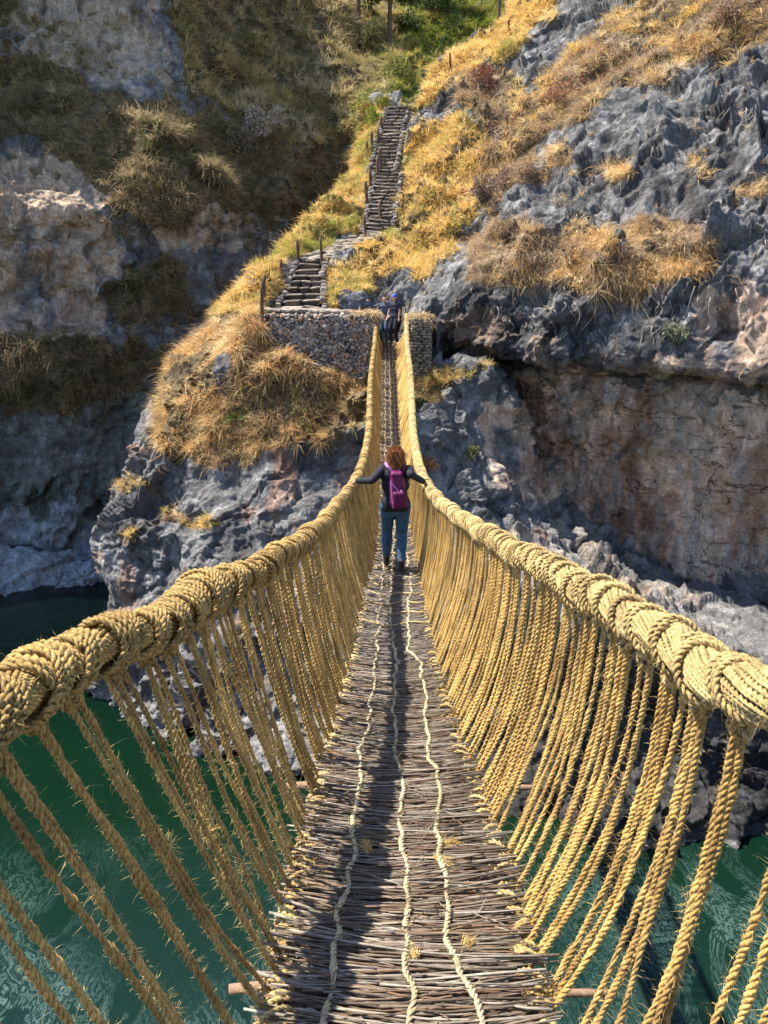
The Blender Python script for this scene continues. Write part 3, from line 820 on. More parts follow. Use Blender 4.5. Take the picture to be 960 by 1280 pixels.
# ---- plaited cords laid along the deck
DKC = np.array([.53, .45, .27])
cordsuv = [
 [(403,1290),(418,1200),(431,1127),(440,1070),(447,1000),(453,934),(462,895),(468,850),(471,807),(474,770),(476,742),(479,715)],
 [(508,1290),(512,1240),(510,1190),(511,1140),(508,1092),(501,1040),(502,982),(494,939),(492,873),(497,834),(491,800),(487,760),(490,720)],
 [(597,1290),(585,1240),(562,1179),(556,1130),(554,1092),(547,1026),(549,969),(534,947),(532,873),(525,829),(512,818),(510,764),(514,733),(511,712)],
]
for ci, uvs in enumerate(cordsuv):
    A = solve(uvs, deck_z); Y = np.arange(.7, 28.3, .03)
    fx = [.25, .52, .74][ci]
    Aend = np.array([[yy, edge_x(-1, yy)*(1-fx)+edge_x(1, yy)*fx] for yy in (13, 17, 21, 25, 28.4)]); A = np.vstack([A[A[:, 0] < 11.5], Aend])
    X = np.interp(Y, A[:, 0], A[:, 1])+.010*np.sin(Y*7.3+ci)+.009*vnoise(np.stack([Y*9, Y*0+ci, Y*0], -1), 4)+.006*np.sin(Y*23+ci*2)
    xl, xr = edge_x(-1, Y), edge_x(1, Y); cr_ = (X-(xl+xr)/2)/((xr-xl)/2)
    path = np.stack([X, Y, deck_z(Y)+.035*cr_**2+.017+.012*np.sin(Y*7+X*3)+.006*np.sin(Y*13+ci)], -1)
    mb = BM_(); pn = path[Y < 7]
    cord(mb, pn, .0055, .0068, .075, 3, 9, 5, DKC*rng.uniform(.9, 1.05), ci, .35, ref=(.1, 0, 1)); frays(mb, pn, 900, .04, .0013, PALE*1.1, .02)
    pf = path[Y >= 6.97]; Tn = pf+np.stack([.010*np.sin(pf[:, 1]*60), 0*pf[:, 1], 0*pf[:, 1]], -1)
    tube(mb, Tn, .009, 5, DKC, ref=(.1, 0, 1))
    cx = mb.build('deck_cord', M['paleropes'], bridge)
# side-to-side lashings seen on the far half of the deck
for Y0 in np.arange(7.2, 28, .42):
    mb = BM_()
    xl, xr = edge_x(-1, Y0)+.03, edge_x(1, Y0)-.03; t = np.linspace(0, 1, 12)
    y_ = Y0+.06*np.sin(t*PI*3+Y0); x_ = xl+(xr-xl)*t
    tube(mb, np.stack([x_, y_, deck_z(y_)+.035*(2*t-1)**2+.026], -1), .008, 4, PALE*.95, ref=(.1, 0, 1))
    mb.build('cross_lashing', M['paleropes'], deck)
# loose straw tufts on the deck
for (u, v, L, ang) in [(462,1072,.13,1.9),(545,1078,.16,-.5),(556,1062,.12,.4),(583,1190,.06,1.0),(519,1205,.05,2.)]:
    mb = BM_(); A = solve([(u, v)], deck_z)[0]; n = 80
    b = np.tile([A[1], A[0], deck_z(A[0])+.035], (n, 1))+rng.normal(size=(n, 3))*[.008, .008, .004]
    a = ang+rng.normal(size=n)*.25; d = np.stack([np.cos(a), np.sin(a), .1+.1*rng.random(n)], -1)
    ribbons(mb, b, unit(d), rng.uniform(.5, 1.1, n)*L, np.full(n, .002), PALE*rng.uniform(.8, 1.2, (n, 1)), np.tile([0, 0, -.3], (n, 1)))
    mb.build('loose_straw', M['blade'], deck)
# ---- poles across under the deck, poking out at the sides
for (Y0, ll, lr, rr) in [(2.05, .16, .26, .018), (3.75, .20, .42, .022), (5.5, .15, .2, .02), (7.3, .12, .2, .02), (9.1, .1, .15, .02), (12.5, .1, .1, .02), (16, .1, .1, .02), (20, .1, .1, .02), (24, .1, .1, .02)]:
    mb = BM_(); x0 = edge_x(-1, Y0)-ll; x1 = edge_x(1, Y0)+lr; t = np.linspace(0, 1, 12)
    p = np.stack([x0+(x1-x0)*t, Y0+.02*np.sin(t*5), deck_z(Y0)-.085+.008*np.sin(t*9)], -1)
    tube(mb, p, rr*np.linspace(1, .75, 12), 8, np.array([.24, .15, .095]), ref=(0, .3, 1))
    mb.build('crossbeam', M['wood'], bridge)

# ================================================================ masonry at the far end
def block_mesh(mb, x0, x1, y0, y1, z0, z1, col):
    v = np.array([[x, y, z] for z in (z0, z1) for y in (y0, y1) for x in (x0, x1)])
    q = [[0, 1, 3, 2][::-1], [4, 5, 7, 6], [0, 1, 5, 4], [2, 3, 7, 6][::-1], [0, 2, 6, 4][::-1], [1, 3, 7, 5]]
    mb.add(v, q, None, col)
class LMB(MB):
    """mesh builder whose points are stored relative to a thing's base"""
    def __init__(s, o): super().__init__(); s.o = np.asarray(o, float)
    def build(s, *a, **k):
        s.v = [v-s.o for v in s.v]; return super().build(*a, **k)
def make_wall(name, label, xl, xr, yf, zt, zbot, sz, flat, seed, thick=1.2):
    base = np.array([(xl+xr)/2, yf, zt-2]); r = empty(name, base, label, 'stone wall')
    mb = LMB(base); w = xr-xl; zmin = min(zbot(xl), zbot(xr))
    block_mesh(mb, xl+.06, xr-.05, yf+.10, yf+thick, zmin, zt-.06, (.085, .075, .065))
    mb.build('rubble_core', M['stone'], r, smooth=False)
    mb = LMB(base)
    if flat:
        z = zmin
        while z < zt-.03:
            h = sz*rng.uniform(.35, .75)
            if z+h > zt-.02: h = zt-z
            x = xl+rng.uniform(-.05, .05)
            while x < xr:
                L = min(sz*rng.uniform(.9, 2.6), max(xr-x, .06))
                c = np.array([.27, .215, .15])*rng.uniform(.65, 1.25)
                stone(mb, [x+L/2, yf+.08+rng.uniform(-.03, .02), z+h/2], [L*.55, .17, h*.56], c, .8, .10); x += L
            z += h
    else:                      # fieldstones of mixed size packed against each other
        n = int((xr-xl)*(zt-zmin)/(sz*sz)*1.35)
        pt = np.stack([rng.uniform(xl+.03, xr-.03, n), rng.uniform(zmin, zt-.03, n)], -1); wt = rng.uniform(.6, 1.5, n)
        for it in range(14):
            d_ = pt[:, None]-pt[None]; ds = np.linalg.norm(d_, axis=-1)+1e-6; np.fill_diagonal(ds, 9)
            want = sz*.5*(wt[:, None]+wt[None]); f = np.clip(want-ds, 0, None)[..., None]*d_/ds[..., None]
            pt += f.sum(1)*.25; pt[:, 0] = np.clip(pt[:, 0], xl+.04, xr-.04); pt[:, 1] = np.clip(pt[:, 1], zmin, zt-.05)
        for (x, z), w_ in zip(pt, wt):
            if z < zbot(x)-.15: continue
            c = [np.array([.25, .225, .205]), np.array([.30, .23, .18]), np.array([.17, .165, .17]), np.array([.36, .32, .27]), np.array([.30, .17, .12])][rng.choice(5, p=[.3, .2, .27, .18, .05])]*rng.uniform(.65, 1.35)
            a_ = rng.uniform(0, PI); R_ = np.array([[math.cos(a_), 0, math.sin(a_)], [0, 1, 0], [-math.sin(a_), 0, math.cos(a_)]])
            q = sz*w_*.5; stone(mb, [x, yf+.06+rng.uniform(-.05, .04), z], [q*rng.uniform(1.0, 1.3), .15, q*rng.uniform(.75, 1.0)], c*[1.05, .95, .85], rng.uniform(.45, .85), .25, R_)
    for y in np.arange(yf+.25, yf+thick, sz*1.1):          # return faces at both ends
        for xe in (xl+.03, xr-.03):
            z = zmin
            while z < zt-.05:
                h = sz*rng.uniform(.6, .95); stone(mb, [xe, y, min(z+h/2, zt-.06)], [.12, sz*.6, h*.54], np.array([.23, .20, .17])*rng.uniform(.6, 1.3), .6, .15); z += h
    mb.build('stone_facing', M['stone'], r, smooth=False)
    return r
YW = 27.1
xl = P(331, 420, YW)[0]; xr = P(468, 420, YW)[0]
zt = 1.02
stone_wall = make_wall('retaining_wall', 'rough dark fieldstone retaining wall left of the bridge end, below the stairs', xl, xr, YW, zt,
          lambda x: np.interp(x, [xl, xl+.6, xl+2.0, xr], [.3, .05, -.65, -1.3]), .155, False, 1, 1.5)
xp0 = P(513, 420, YW)[0]; xp1 = P(538, 420, YW)[0]
pillar = make_wall('stone_pillar', 'squared brown stone pillar right of the bridge end, topped with dry straw', xp0, xp1, YW, P(525, 397, YW)[2], lambda x: -1.6, .15, True, 2, 1.6)
# landing between the two walls
ab = np.array([.2, 28.6, -.1]); r = empty('bridge_landing', ab, 'dark stone landing between the two walls where the bridge ends', 'landing')
mb = LMB(ab)
for k in range(40):
    stone(mb, [rng.uniform(-.35, .75), rng.uniform(28.45, 30.4), -.08+rng.uniform(-.02, .02)], [rng.uniform(.12, .25), rng.uniform(.12, .25), .06], np.array([.22, .19, .16])*rng.uniform(.7, 1.3), .6)
block_mesh(mb, -.40, .75, 28.5, 30.5, -1.8, -.10, (.13, .11, .09))
mb.build('paving', M['stone'], r, smooth=False)
mb = LMB(ab)
for k in range(5):
    z_ = -.02+.18*k
    for j in range(3): stone(mb, [.05+.3*j+rng.uniform(-.04, .04), 30.2+.28*k, z_], [.2, .2, .10], np.array([.30, .25, .18])*rng.uniform(.7, 1.2), .7)
mb.build('step', M['stone'], r, smooth=False)
# straw capping on the wall ends
for (nm, lab, x0, x1, zz, n) in (('straw_padding', 'bleached straw rope ends piled on the left wall beside the handrail', xr-.75, xr+.12, zt, 500), ('straw_padding', 'flattened dry straw bundle capping the right stone pillar', xp0-.05, xp1+.02, P(525, 397, YW)[2], 420)):
    b0 = np.array([(x0+x1)/2, YW+.2, zz]); mb = LMB(b0)
    b = np.stack([rng.uniform(x0, x1, n), YW+rng.uniform(-.1, .9, n), zz+rng.uniform(.0, .14, n)], -1)
    d = unit(rng.normal(size=(n, 3))*[1, .6, .35]); ribbons(mb, b, d, rng.uniform(.2, .5, n), np.full(n, .022), np.array([.50, .37, .20])*rng.uniform(.6, 1.3, (n, 1)), np.tile([0, -.25, -.7], (n, 1)))
    o = mb.build(nm, M['blade']); o.data.transform(__import__('mathutils').Matrix.Identity(4)); o.location = b0; tag(o, lab, 'straw')

# ================================================================ staircases
def flight(i0, n, label, rowc):
    (p0, w0), (p1, w1) = STP[i0], STP[i0+1]
    r = empty('stone_staircase', p0, label, 'staircase')
    for k in range(n):
        f = k/(n-1); c = p0*(1-f)+p1*f; w = w0*(1-f)+w1*f; rise = (p1[2]-p0[2])/n
        run = (p1[1]-p0[1])/n
        mb = LMB(p0); x = c[0]-w
        while x < c[0]+w-.05:
            L = min(rng.uniform(.35, 1.1), c[0]+w-x)
            col = np.array([.27, .225, .18])*rng.uniform(.5, 1.3)
            stone(mb, [x+L/2, c[1]+run*.1+rng.uniform(-.03, .03), c[2]-rise*.05+rng.uniform(-.015, .015)], [L*.55, run*.75*rng.uniform(.8, 1.1), rise*.26], col, .85, .22)
            stone(mb, [x+L/2, c[1]+run*.25, c[2]-rise*.55], [L*.5, run*.6, rise*.5], np.array([.10, .075, .06])*rng.uniform(.6, 1.4), .8, .2)  # riser stones coloured darker than treads to stand in for their shade
            x += L
        mb.build('step', M['stone'], r, smooth=False)
    for s in (-1, 1):            # kerb stones down both sides
        mb = LMB(p0)
        for k in range(n*2):
            f = k/(n*2); c = p0*(1-f)+p1*f; w = w0*(1-f)+w1*f
            q = rng.uniform(.06, .17); stone(mb, [c[0]+s*(w+.07)+rng.normal()*.04, c[1]+rng.normal()*.05, c[2]-.03+rng.normal()*.03], [q, q*1.2, q*.8], np.array([.19, .165, .145])*rng.uniform(.6, 1.3), .5, .3)
        mb.build('kerb_stones', M['stone'], r, smooth=False)
    return r
flight(0, 9, 'lowest flight of worn grey stone steps, directly behind the stone wall', 0)
flight(2, 17, 'middle flight of grey stone steps lined with posts, above the diagonal path', 0)
flight(4, 19, 'highest and farthest narrow flight of stone steps climbing towards the trees', 0)
def path_strip(pa, wa, pb, wb, n):
    mb = MB()
    for k in range(n):
        f = k/n; c = pa*(1-f)+pb*f; w = wa*(1-f)+wb*f
        for j in range(3):
            q = rng.uniform(.16, .32)
            stone(mb, c+[rng.uniform(-w, w), rng.uniform(-.1, .1), -.07+rng.uniform(-.02, .02)], [q, q*.9, .09], np.array([.26, .215, .165])*rng.uniform(.6, 1.25), .5, .25)
    return mb
mb = path_strip(STP[1][0], .65, STP[2][0], .7, 26); o = mb.build('footpath', M['stone'], smooth=False); o['kind'] = 'structure'
mb = path_strip(STP[0][0]+[-.6, -.6, -.02], 1.1, STP[0][0]+[1.5, -1.0, -.1], .6, 16)
o = mb.build('footpath', M['stone'], smooth=False); o['kind'] = 'structure'

# ================================================================ posts
posts = [  # u, v top, v foot, label
 (326,364,412,'brown wooden post at the left end of the stone wall, nearest the river'),
 (329,351,380,'short wooden post on the grass just behind the wall-end post'),
 (352,330,354,'thin wooden post halfway up the left of the lowest steps'),
 (373,306,332,'wooden post at the upper left corner of the lowest steps'),
 (402,304,334,'thick wooden post at the top right of the lowest steps'),
 (457,275,302,'wooden post where the diagonal path meets the middle steps'),
 (475,257,281,'wooden post on the right foot of the middle steps'),
 (459,233,259,'wooden post left of the middle steps, second from their foot'),
 (463,217,240,'wooden post left of the middle steps at mid height'),
 (471,201,224,'wooden post on the landing between middle and highest steps'),
 (476,191,215,'slender post right of the landing between the step flights'),
 (458,182,203,'wooden post left of the lower part of the highest steps'),
 (465,169,188,'wooden post left of the highest steps, second from the bottom'),
 (472,165,182,'thin wooden post left of the highest steps, third from the bottom'),
 (477,150,167,'topmost wooden post left of the highest steps'),
 (504,257,272,'small post at the rock foot right of the middle steps'),
 (408,156,169,'pale stump post alone in the shaded grass left of the stairs'),
 (437,137,150,'pale post in dry grass up left of the highest steps'),
 (563,71,91,'thin dark post on the golden ridge above the right cliff'),
 (636,28,40,'short dark post high on the ridge beside the tall pole'),
 (402,-3,12,'small dark post on the far hilltop at the upper edge'),
]
for (u, vt, vf, lab) in posts:
    if u < 480 and vf > 150 or u in (504, 475, 476, 477):
        h = hit(u, vf, 'C')
        if u == 326: h = P(u, vf, YW-.15)
    else: h = hit(u, vf, 'CRL')
    if h is None: print('nopost', u, vf); continue
    dist = h[1]; top = P(u, vt, dist); H = max(top[2]-h[2], .35)*1.25
    mb = LMB(h); t = np.linspace(0, 1, 7); ln = rng.normal()*.05
    pth = h+np.stack([ln*t*H+.01*np.sin(t*5), .02*t, -.25+(H+.25)*t], -1)
    tube(mb, pth, (.066 if u != 563 else .05)*np.linspace(1.1, .9, 7)*(1.25 if dist > 38 else 1), 7, np.array([.10, .058, .036])*rng.uniform(.8, 1.2), ref=(.1, 1, 0))
    o = mb.build('wooden_post', M['wood']); o.location = h
    tag(o, lab, 'post', 'wooden posts along the stairs')
# leaning stick and rounded rocks
h = hit(409, 372, 'CR'); mb = LMB(h); tube(mb, np.linspace(h+[0, 0, -.05], P(423, 347, h[1]+.5), 6), .035, 6, (.13, .09, .06)); o = mb.build('leaning_stick', M['wood']); o.location = h; tag(o, 'dark stick lying slanted on the grass right of the lowest steps', 'stick')
# tall pole
h = hit(623, 34); H = 7.0; mb = LMB(h); tube(mb, np.linspace(h-[0, 0, .4], h+[.05, 0, H], 8), np.linspace(.13, .09, 8), 9, (.10, .075, .06)); o = mb.build('wooden_pole', M['wood']); o.location = h; tag(o, 'tall dark pole on the grassy ridge leaving the top edge', 'pole')
def boulder(u, v, size, lab, col=(.17, .165, .17), which='CRL', sink=.3, rough=.35, n=4):
    h = hit(u, v, which)
    if h is None: print('nob', u, v); return
    import bmesh
    bm = bmesh.new(); bmesh.ops.create_icosphere(bm, subdivisions=n, radius=1); bm.verts.ensure_lookup_table()
    vv = np.array([x.co[:] for x in bm.verts]); tt = np.array([[x.index for x in f.verts] for f in bm.faces]); bm.free()
    o_ = rng.uniform(0, 50, 3)
    vv = vv*(1+rough*fbm(vv*1.2+o_, 3)[:, None]+.10*fbm(vv*5+o_, 2)[:, None]-.25*worley(vv*2+o_)[0][:, None])*np.asarray(size)*1.15
    mb = MB(); cc = np.asarray(col)*(1+.5*fbm(vv*4+o_, 3)[:, None]); mb.add(vv, None, tt, np.clip(cc, .02, 1))
    o = mb.build('boulder', M['rock']); o.location = h+[0, size[1]*.2, size[2]*sink]; tag(o, lab, 'boulder'); return o
boulder(285, 472, (.55, .5, .65), 'grey boulder poking out of orange grass below the wall')
boulder(403, 376, (.26, .25, .22), 'dark round stone at the right foot of the lowest steps', (.10, .09, .09))
boulder(446, 384, (.55, .4, .45), 'larger grey rock at the wall corner left of the bridge end', (.17, .175, .19))
boulder(432, 378, (.35, .3, .38), 'smaller grey rock between lowest steps and the bridge end', (.15, .155, .17))
for (u, v, s, lab) in [(826, 462, .30, 'tan rounded stone wedged under the overhang, rightmost'), (692, 462, .32, 'pale rounded stone wedged under the overhang, rightmost of three'), (663, 462, .26, 'pale rounded stone wedged under the overhang, middle of three'), (640, 468, .26, 'pale rounded stone wedged under the overhang, leftmost of three')]:
    boulder(u, v+6, (s*1.3, s, s*.8), lab, (.34, .28, .20), 'RC')
boulder(757, 752, (.3, .3, .28), 'dark stone lying on the lit rock ledge behind the right handrail', (.06, .06, .065), 'C')

# ================================================================ vegetation
def cells(which):
    o, G, g, N = SHEETS[which]
    a, b, c = G[:-1, :-1], G[1:, :-1], G[:-1, 1:]
    area = np.linalg.norm(np.cross(b-a, c-a), axis=-1)
    ctr = (G[:-1, :-1]+G[1:, 1:])/2
    return ctr.reshape(-1, 3), area.reshape(-1), N[:-1, :-1].reshape(-1, 3)
CELL = {k: cells(k) for k in 'CRL'}
UVC = {k: proj(CELL[k][0]) for k in 'CRL'}
def grass(name, which, polys, D, dens, blades, L, W, cols, label_kind='stuff', droop=.5, lim=None, clump=.5, slope_out=.45, seed=0):
    ctr, area, N = CELL[which]; u, v = UVC[which]
    m = maskof(u, v, polys, D) & (np.abs(u-480) < 900) & (v > -150)
    # keep off the steps and path
    sx = np.interp(ctr[:, 1], SY, SX); sw = np.interp(ctr[:, 1], SY, SW)
    if which != 'L': m &= ~((np.abs(ctr[:, 0]-sx) < sw+.12) & (ctr[:, 1] > SY[0]-1.2) & (ctr[:, 1] < SY[-1]+.3))
    m &= ~((ctr[:, 0] > xl-.05) & (ctr[:, 0] < xp1+.1) & (ctr[:, 1] > YW-.25) & (ctr[:, 1] < YW+1.4) & (ctr[:, 2] > -1))
    m &= ~((ctr[:, 0] > -.6) & (ctr[:, 0] < .95) & (ctr[:, 1] > 27) & (ctr[:, 1] < 30.6))
    if lim is not None: m &= lim(ctr, u, v)
    cl = fbm(ctr*.9+seed, 3, 31+seed)
    w = area*m*sstep(-clump, .25, cl)
    tot = w.sum()
    n = int(tot*dens)
    if n < 3: return
    i = rng.choice(len(w), n, p=w/tot)
    c = ctr[i]+rng.normal(size=(n, 3))*.03; nn = N[i]; nn = np.where((nn[:, 2] < 0)[:, None], -nn*0+np.array([0, -1, .2]), nn)
    tone = fbm(c*.55, 3, 88+seed)+rng.normal(size=n)*.18
    ci = np.clip(((tone*.9+.5)*len(cols)), 0, len(cols)-.001).astype(int)
    cc = np.asarray(cols)[ci]
    sz = rng.uniform(.55, 1.25, n)*(1+.3*cl[i])
    b = np.repeat(c, blades, 0); k = len(b)
    ax = unit(np.array([0, 0, 1.])+slope_out*np.repeat(nn, blades, 0))
    spread = rng.normal(size=(k, 3))*.50
    d = unit(ax+spread)
    b = b+spread*.06*np.repeat(sz, blades)[:, None]-ax*.03
    ln = L*np.repeat(sz, blades)*rng.uniform(.3, 1.3, k)
    out = unit(np.repeat(nn, blades, 0)*[1, 1, 0]+1e-6)
    cu = spread*.4+out*droop*.5+np.array([0, 0, -droop])*rng.uniform(.5, 1.3, (k, 1))
    col = np.repeat(cc, blades, 0)*rng.uniform(.6, 1.35, (k, 1))
    mb = MB(); ribbons(mb, b, d, ln, np.full(k, W)*rng.uniform(.7, 1.3, k), np.clip(col, 0, 1), cu)
    o = mb.build(name, M['blade'], smooth=False); o['kind'] = 'stuff'
    return o
gold = [(.84, .62, .28), (.66, .44, .13), (.78, .55, .21), (.70, .47, .15), (.56, .41, .16), (.40, .35, .09)]
orange = [(.85, .66, .38), (.56, .31, .11), (.68, .44, .19), (.76, .56, .28), (.58, .38, .18), (.34, .23, .13), (.36, .31, .10), (.26, .19, .13)]
dry = [(.62, .50, .34), (.30, .20, .13), (.44, .29, .16), (.56, .37, .16), (.38, .28, .19), (.27, .19, .13), (.60, .43, .20)]
olive = [(.22, .18, .09), (.34, .26, .13), (.40, .30, .16), (.24, .20, .10), (.46, .35, .20), (.16, .15, .06)]
green = [(.16, .20, .03), (.26, .28, .04), (.34, .32, .06), (.12, .15, .03)]
up = lambda c, u, v: v < 392
dn = lambda c, u, v: v >= 385
grass('dry_grass', 'C', ['spur'], GR, 34, 28, .40, .014, orange, lim=dn, droop=.75, seed=1, clump=.35)
grass('golden_grass', 'C', ['spur', 'mid'], GR, 34, 26, .34, .017, gold+[(.34, .36, .06)], lim=up, droop=.5, seed=2, clump=1.1)
grass('short_grass', 'C', ['pillarfoot', 'tuftA', 'tuftB', 'tuftC'], GR, 60, 22, .26, .014, orange+gold, droop=.4, seed=3, clump=1.)
grass('golden_grass', 'R', ['mid', 'gold', 'ridge'], GR, 26, 26, .50, .022, gold, droop=.7, seed=4, clump=.8)
grass('dry_grass', 'R', ['band', 'band2', 'tuftG'], GR, 24, 28, .55, .020, dry+gold[:2], droop=.9, seed=5, clump=.35)
grass('dry_grass', 'R', ['ledge', 'tuftD', 'tuftE', 'tuftF', 'tuftH'], GR, 46, 28, .46, .013, dry+orange[:4], droop=1.0, seed=6, clump=.8)
grass('shaded_grass', 'L', ['shelf', 'corner', 'low', 'lowB'], GL, 14, 34, .62, .020, olive, droop=.8, seed=7, clump=.7)
grass('hill_grass', 'L', ['top'], GL, 10, 30, .70, .026, [(.50, .40, .22), (.62, .50, .28), (.34, .27, .12), (.24, .21, .08), (.44, .34, .14), (.56, .44, .20)], droop=.6, seed=8, clump=.45)
grass('green_grass', 'L', ['valley'], GL, 10, 26, .5, .035, green+[(.45, .36, .10)], droop=.4, seed=9, clump=.7)
# sparse wisps on otherwise bare rock
D2 = dict(a=[(500,60),(960,60),(960,440),(500,420)], b=[(-40,0),(480,0),(480,520),(-40,520)])
grass('sparse_tufts', 'R', ['a'], D2, .9, 26, .35, .016, dry, droop=.9, seed=10, clump=.1)
grass('sparse_tufts', 'L', ['b'], D2, 1.6, 22, .7, .03, olive, droop=.9, seed=11, clump=.0)

def leafmass(mb, ctr, rad, n, size, cols, up_=.3, m=0):
    d = unit(rng.normal(size=(n, 3))); r = rng.uniform(.25, 1, n)**.5
    b = ctr+d*r[:, None]*np.asarray(rad)
    dd = unit(d+rng.normal(size=(n, 3))*.6+[0, 0, up_])
    cc = np.asarray(cols)[rng.integers(0, len(cols), n)]*rng.uniform(.7, 1.3, (n, 1))
    ribbons(mb, b, dd, size*rng.uniform(.6, 1.3, n), np.full(n, size*.42), np.clip(cc, 0, 1), np.tile([0, 0, -.2], (n, 1)))
def bush(u, v, r, lab, cols, name='shrub', n=900, leaf=.09, which='CRL', stretch=1., dy=0.):
    h = hit(u, v, which)
    if h is None: print('nobush', u, v); return
    e = empty(name, h, lab, 'shrub'); mb = LMB(h)
    for k in range(9):
        d = unit(rng.normal(size=3)*[1, 1, .5]+[0, 0, 1.2]); t = np.linspace(0, 1, 5)[:, None]
        tube(mb, h+d*t*r*1.1*stretch+np.array([0, 0, .15])*t**2, .02*r*(1.2-t[:, 0]), 4, (.16, .11, .08))
    mb.build('stem', M['wood'], e)
    mb = LMB(h)
    for k in range(9):
        c = h+np.array([rng.normal()*r*.42, rng.normal()*r*.42, r*.55*stretch+rng.normal()*r*.28])
        leafmass(mb, c, np.array([.42, .42, .36])*r, n//9, leaf, cols)
    mb.build('foliage', M['leaf'], e)
    return e
gl = [(.05, .075, .02), (.08, .11, .03), (.11, .14, .035)]
brn = [(.20, .13, .09), (.28, .18, .12), (.34, .23, .15), (.16, .11, .09)]
red = [(.22, .07, .045), (.28, .10, .06), (.20, .12, .08)]
bush(606, 106, .75, 'dark red shrub on the slope between grey slabs, upper right', red, leaf=.13)
bush(632, 232, .75, 'brown twiggy shrub, upper one on the grey rock right of the golden slope', brn, leaf=.12)
bush(668, 226, .6, 'brown twiggy shrub beside the tuft in the middle of the right cliff', brn, leaf=.12)
bush(600, 250, .7, 'dark brown shrub at the lower right edge of the golden slope', [(.13, .09, .075), (.2, .14, .11)], leaf=.12)
bush(700, 130, .9, 'russet shrub in the dry grass band high on the right', [(.28, .13, .07), (.34, .19, .11)], leaf=.14)
bush(905, 40, 1.0, 'dense brown shrub in the top right corner', brn, leaf=.13)
bush(862, 68, .55, 'small orange shrub at the lower rim of the top right grass', [(.42, .22, .08), (.5, .3, .12)], leaf=.11)
bush(470, 158, .7, 'bright green shrub left of the highest steps', [(.17, .22, .03), (.26, .29, .05)], leaf=.13)
bush(437, 175, .9, 'straw coloured bush left of the bright green shrub', [(.42, .34, .13), (.5, .4, .18), (.3, .25, .1)], leaf=.16)
bush(423, 225, 1.1, 'dull brown bush on the shaded spur flank left of middle steps', [(.22, .17, .09), (.30, .24, .13)], leaf=.16)
bush(330, 175, 1.3, 'pale grey dry bush on the shaded shelf of the left cliff', [(.33, .27, .2), (.4, .33, .25)], leaf=.2, n=1300)
bush(300, 190, 1.1, 'darker dry bush left of the pale bush on the left cliff shelf', [(.16, .14, .09), (.22, .19, .12)], leaf=.2, n=1100)
bush(545, 20, 1.6, 'dark green bush in the valley at the top, right of the pine', gl, leaf=.2, n=2200)
bush(505, 40, 1.3, 'round dark green bush just right of the pine trunk', gl, leaf=.2, n=1500)
bush(462, 60, 1.2, 'dark bush on the slope left of the pine trunk', [(.09, .09, .03), (.14, .13, .05)], leaf=.2, n=1200)
bush(502, 100, 1.0, 'low green bush in the dip above the highest steps', [(.12, .14, .03), (.2, .2, .05)], leaf=.18)
bush(428, 160, .8, 'shadowy bush between the two pale posts', [(.10, .09, .04), (.16, .14, .07)], leaf=.16)
bush(455, 135, .9, 'yellow green bush at the upper left of the highest steps', [(.2, .22, .05), (.34, .3, .09)], leaf=.16)
bush(347, 418, .28, 'little bright green plant at the top corner of the stone wall', [(.14, .22, .03), (.2, .28, .05)], leaf=.09, n=260, which='C')
bush(524, 458, .38, 'yellow green tuft at the foot of the right stone pillar', [(.34, .36, .06), (.46, .42, .12)], leaf=.12, n=360, which='C')
bush(590, 575, .30, 'small olive plant clinging to the shaded rock right of the bridge', [(.12, .14, .05), (.2, .2, .08)], leaf=.1, n=300, which='C', stretch=1.6)
bush(535, 590, .35, 'rust coloured dry plant beside the right handrail near the walker', [(.38, .16, .07), (.46, .22, .1)], leaf=.1, n=320, which='C', stretch=1.8)
bush(845, 425, .5, 'grey green hanging plant under the right overhang', [(.13, .14, .09), (.2, .2, .13)], leaf=.13, which='R', n=600)
# spiky green rosette
h = hit(296, 525, 'C'); n = 60; mb = LMB(h); a = rng.uniform(0, 2*PI, n); e_ = rng.uniform(.25, 1.3, n)
d = np.stack([np.cos(a)*np.cos(e_), np.sin(a)*np.cos(e_), np.sin(e_)], -1)
ribbons(mb, np.tile(h, (n, 1)), d, rng.uniform(.45, .7, n), np.full(n, .07), np.array([.20, .25, .06])*rng.uniform(.5, 1.3, (n, 1)), d*[.5, .5, 0]+[0, 0, -.35])
o = mb.build('spiky_plant', M['leaf']); o.location = h; tag(o, 'green rosette plant with spiky leaves amid orange grass on the spur', 'plant')

# pines at the head of the valley
def pine(u, v, H, lab, R, clear):
    h = hit(u, v); e = empty('pine_tree', h, lab, 'tree'); mb = LMB(h); t = np.linspace(0, 1, 10)
    tube(mb, h+np.stack([.1*np.sin(t*3), 0*t, -.4+(H+.4)*t], -1), .22*(1-t*.8)*H/10, 9, (.10, .07, .05)); ends = []
    for k in range(46):
        f = clear+(1-clear)*(k/45)**.9; L = R*(1-f)**.7*rng.uniform(.6, 1.1)+.3; a = k*2.4; tt = np.linspace(0, 1, 5)[:, None]
        p = h+[0, 0, f*H]+np.array([math.cos(a), math.sin(a), 0])*L*tt+np.array([0, 0, 1])*(.25*L*tt-.35*L*tt**2)
        tube(mb, p, .045*(1.1-tt[:, 0]), 4, (.10, .07, .05)); ends += [p[j] for j in (2, 3, 4)]
    mb.build('trunk', M['wood'], e); mb = LMB(h)
    for p in ends: leafmass(mb, p, (.45, .45, .22), 60, .24, [(.035, .06, .02), (.05, .085, .025), (.07, .11, .03)], .2)
    mb.build('crown', M['leaf'], e)
pine(486, 58, 9, 'pine with a straight dark trunk, foot visible at top centre', 2.6, .34)
pine(447, 26, 9, 'slim dark pine trunk left of the central pine', 2.0, .45)
pine(520, 8, 8, 'dark pine behind the bushes right of the central pine', 2.2, .2)
pine(652, 2, 8, 'dark pine trunk on the ridge right of the tall pole', 1.8, .5)

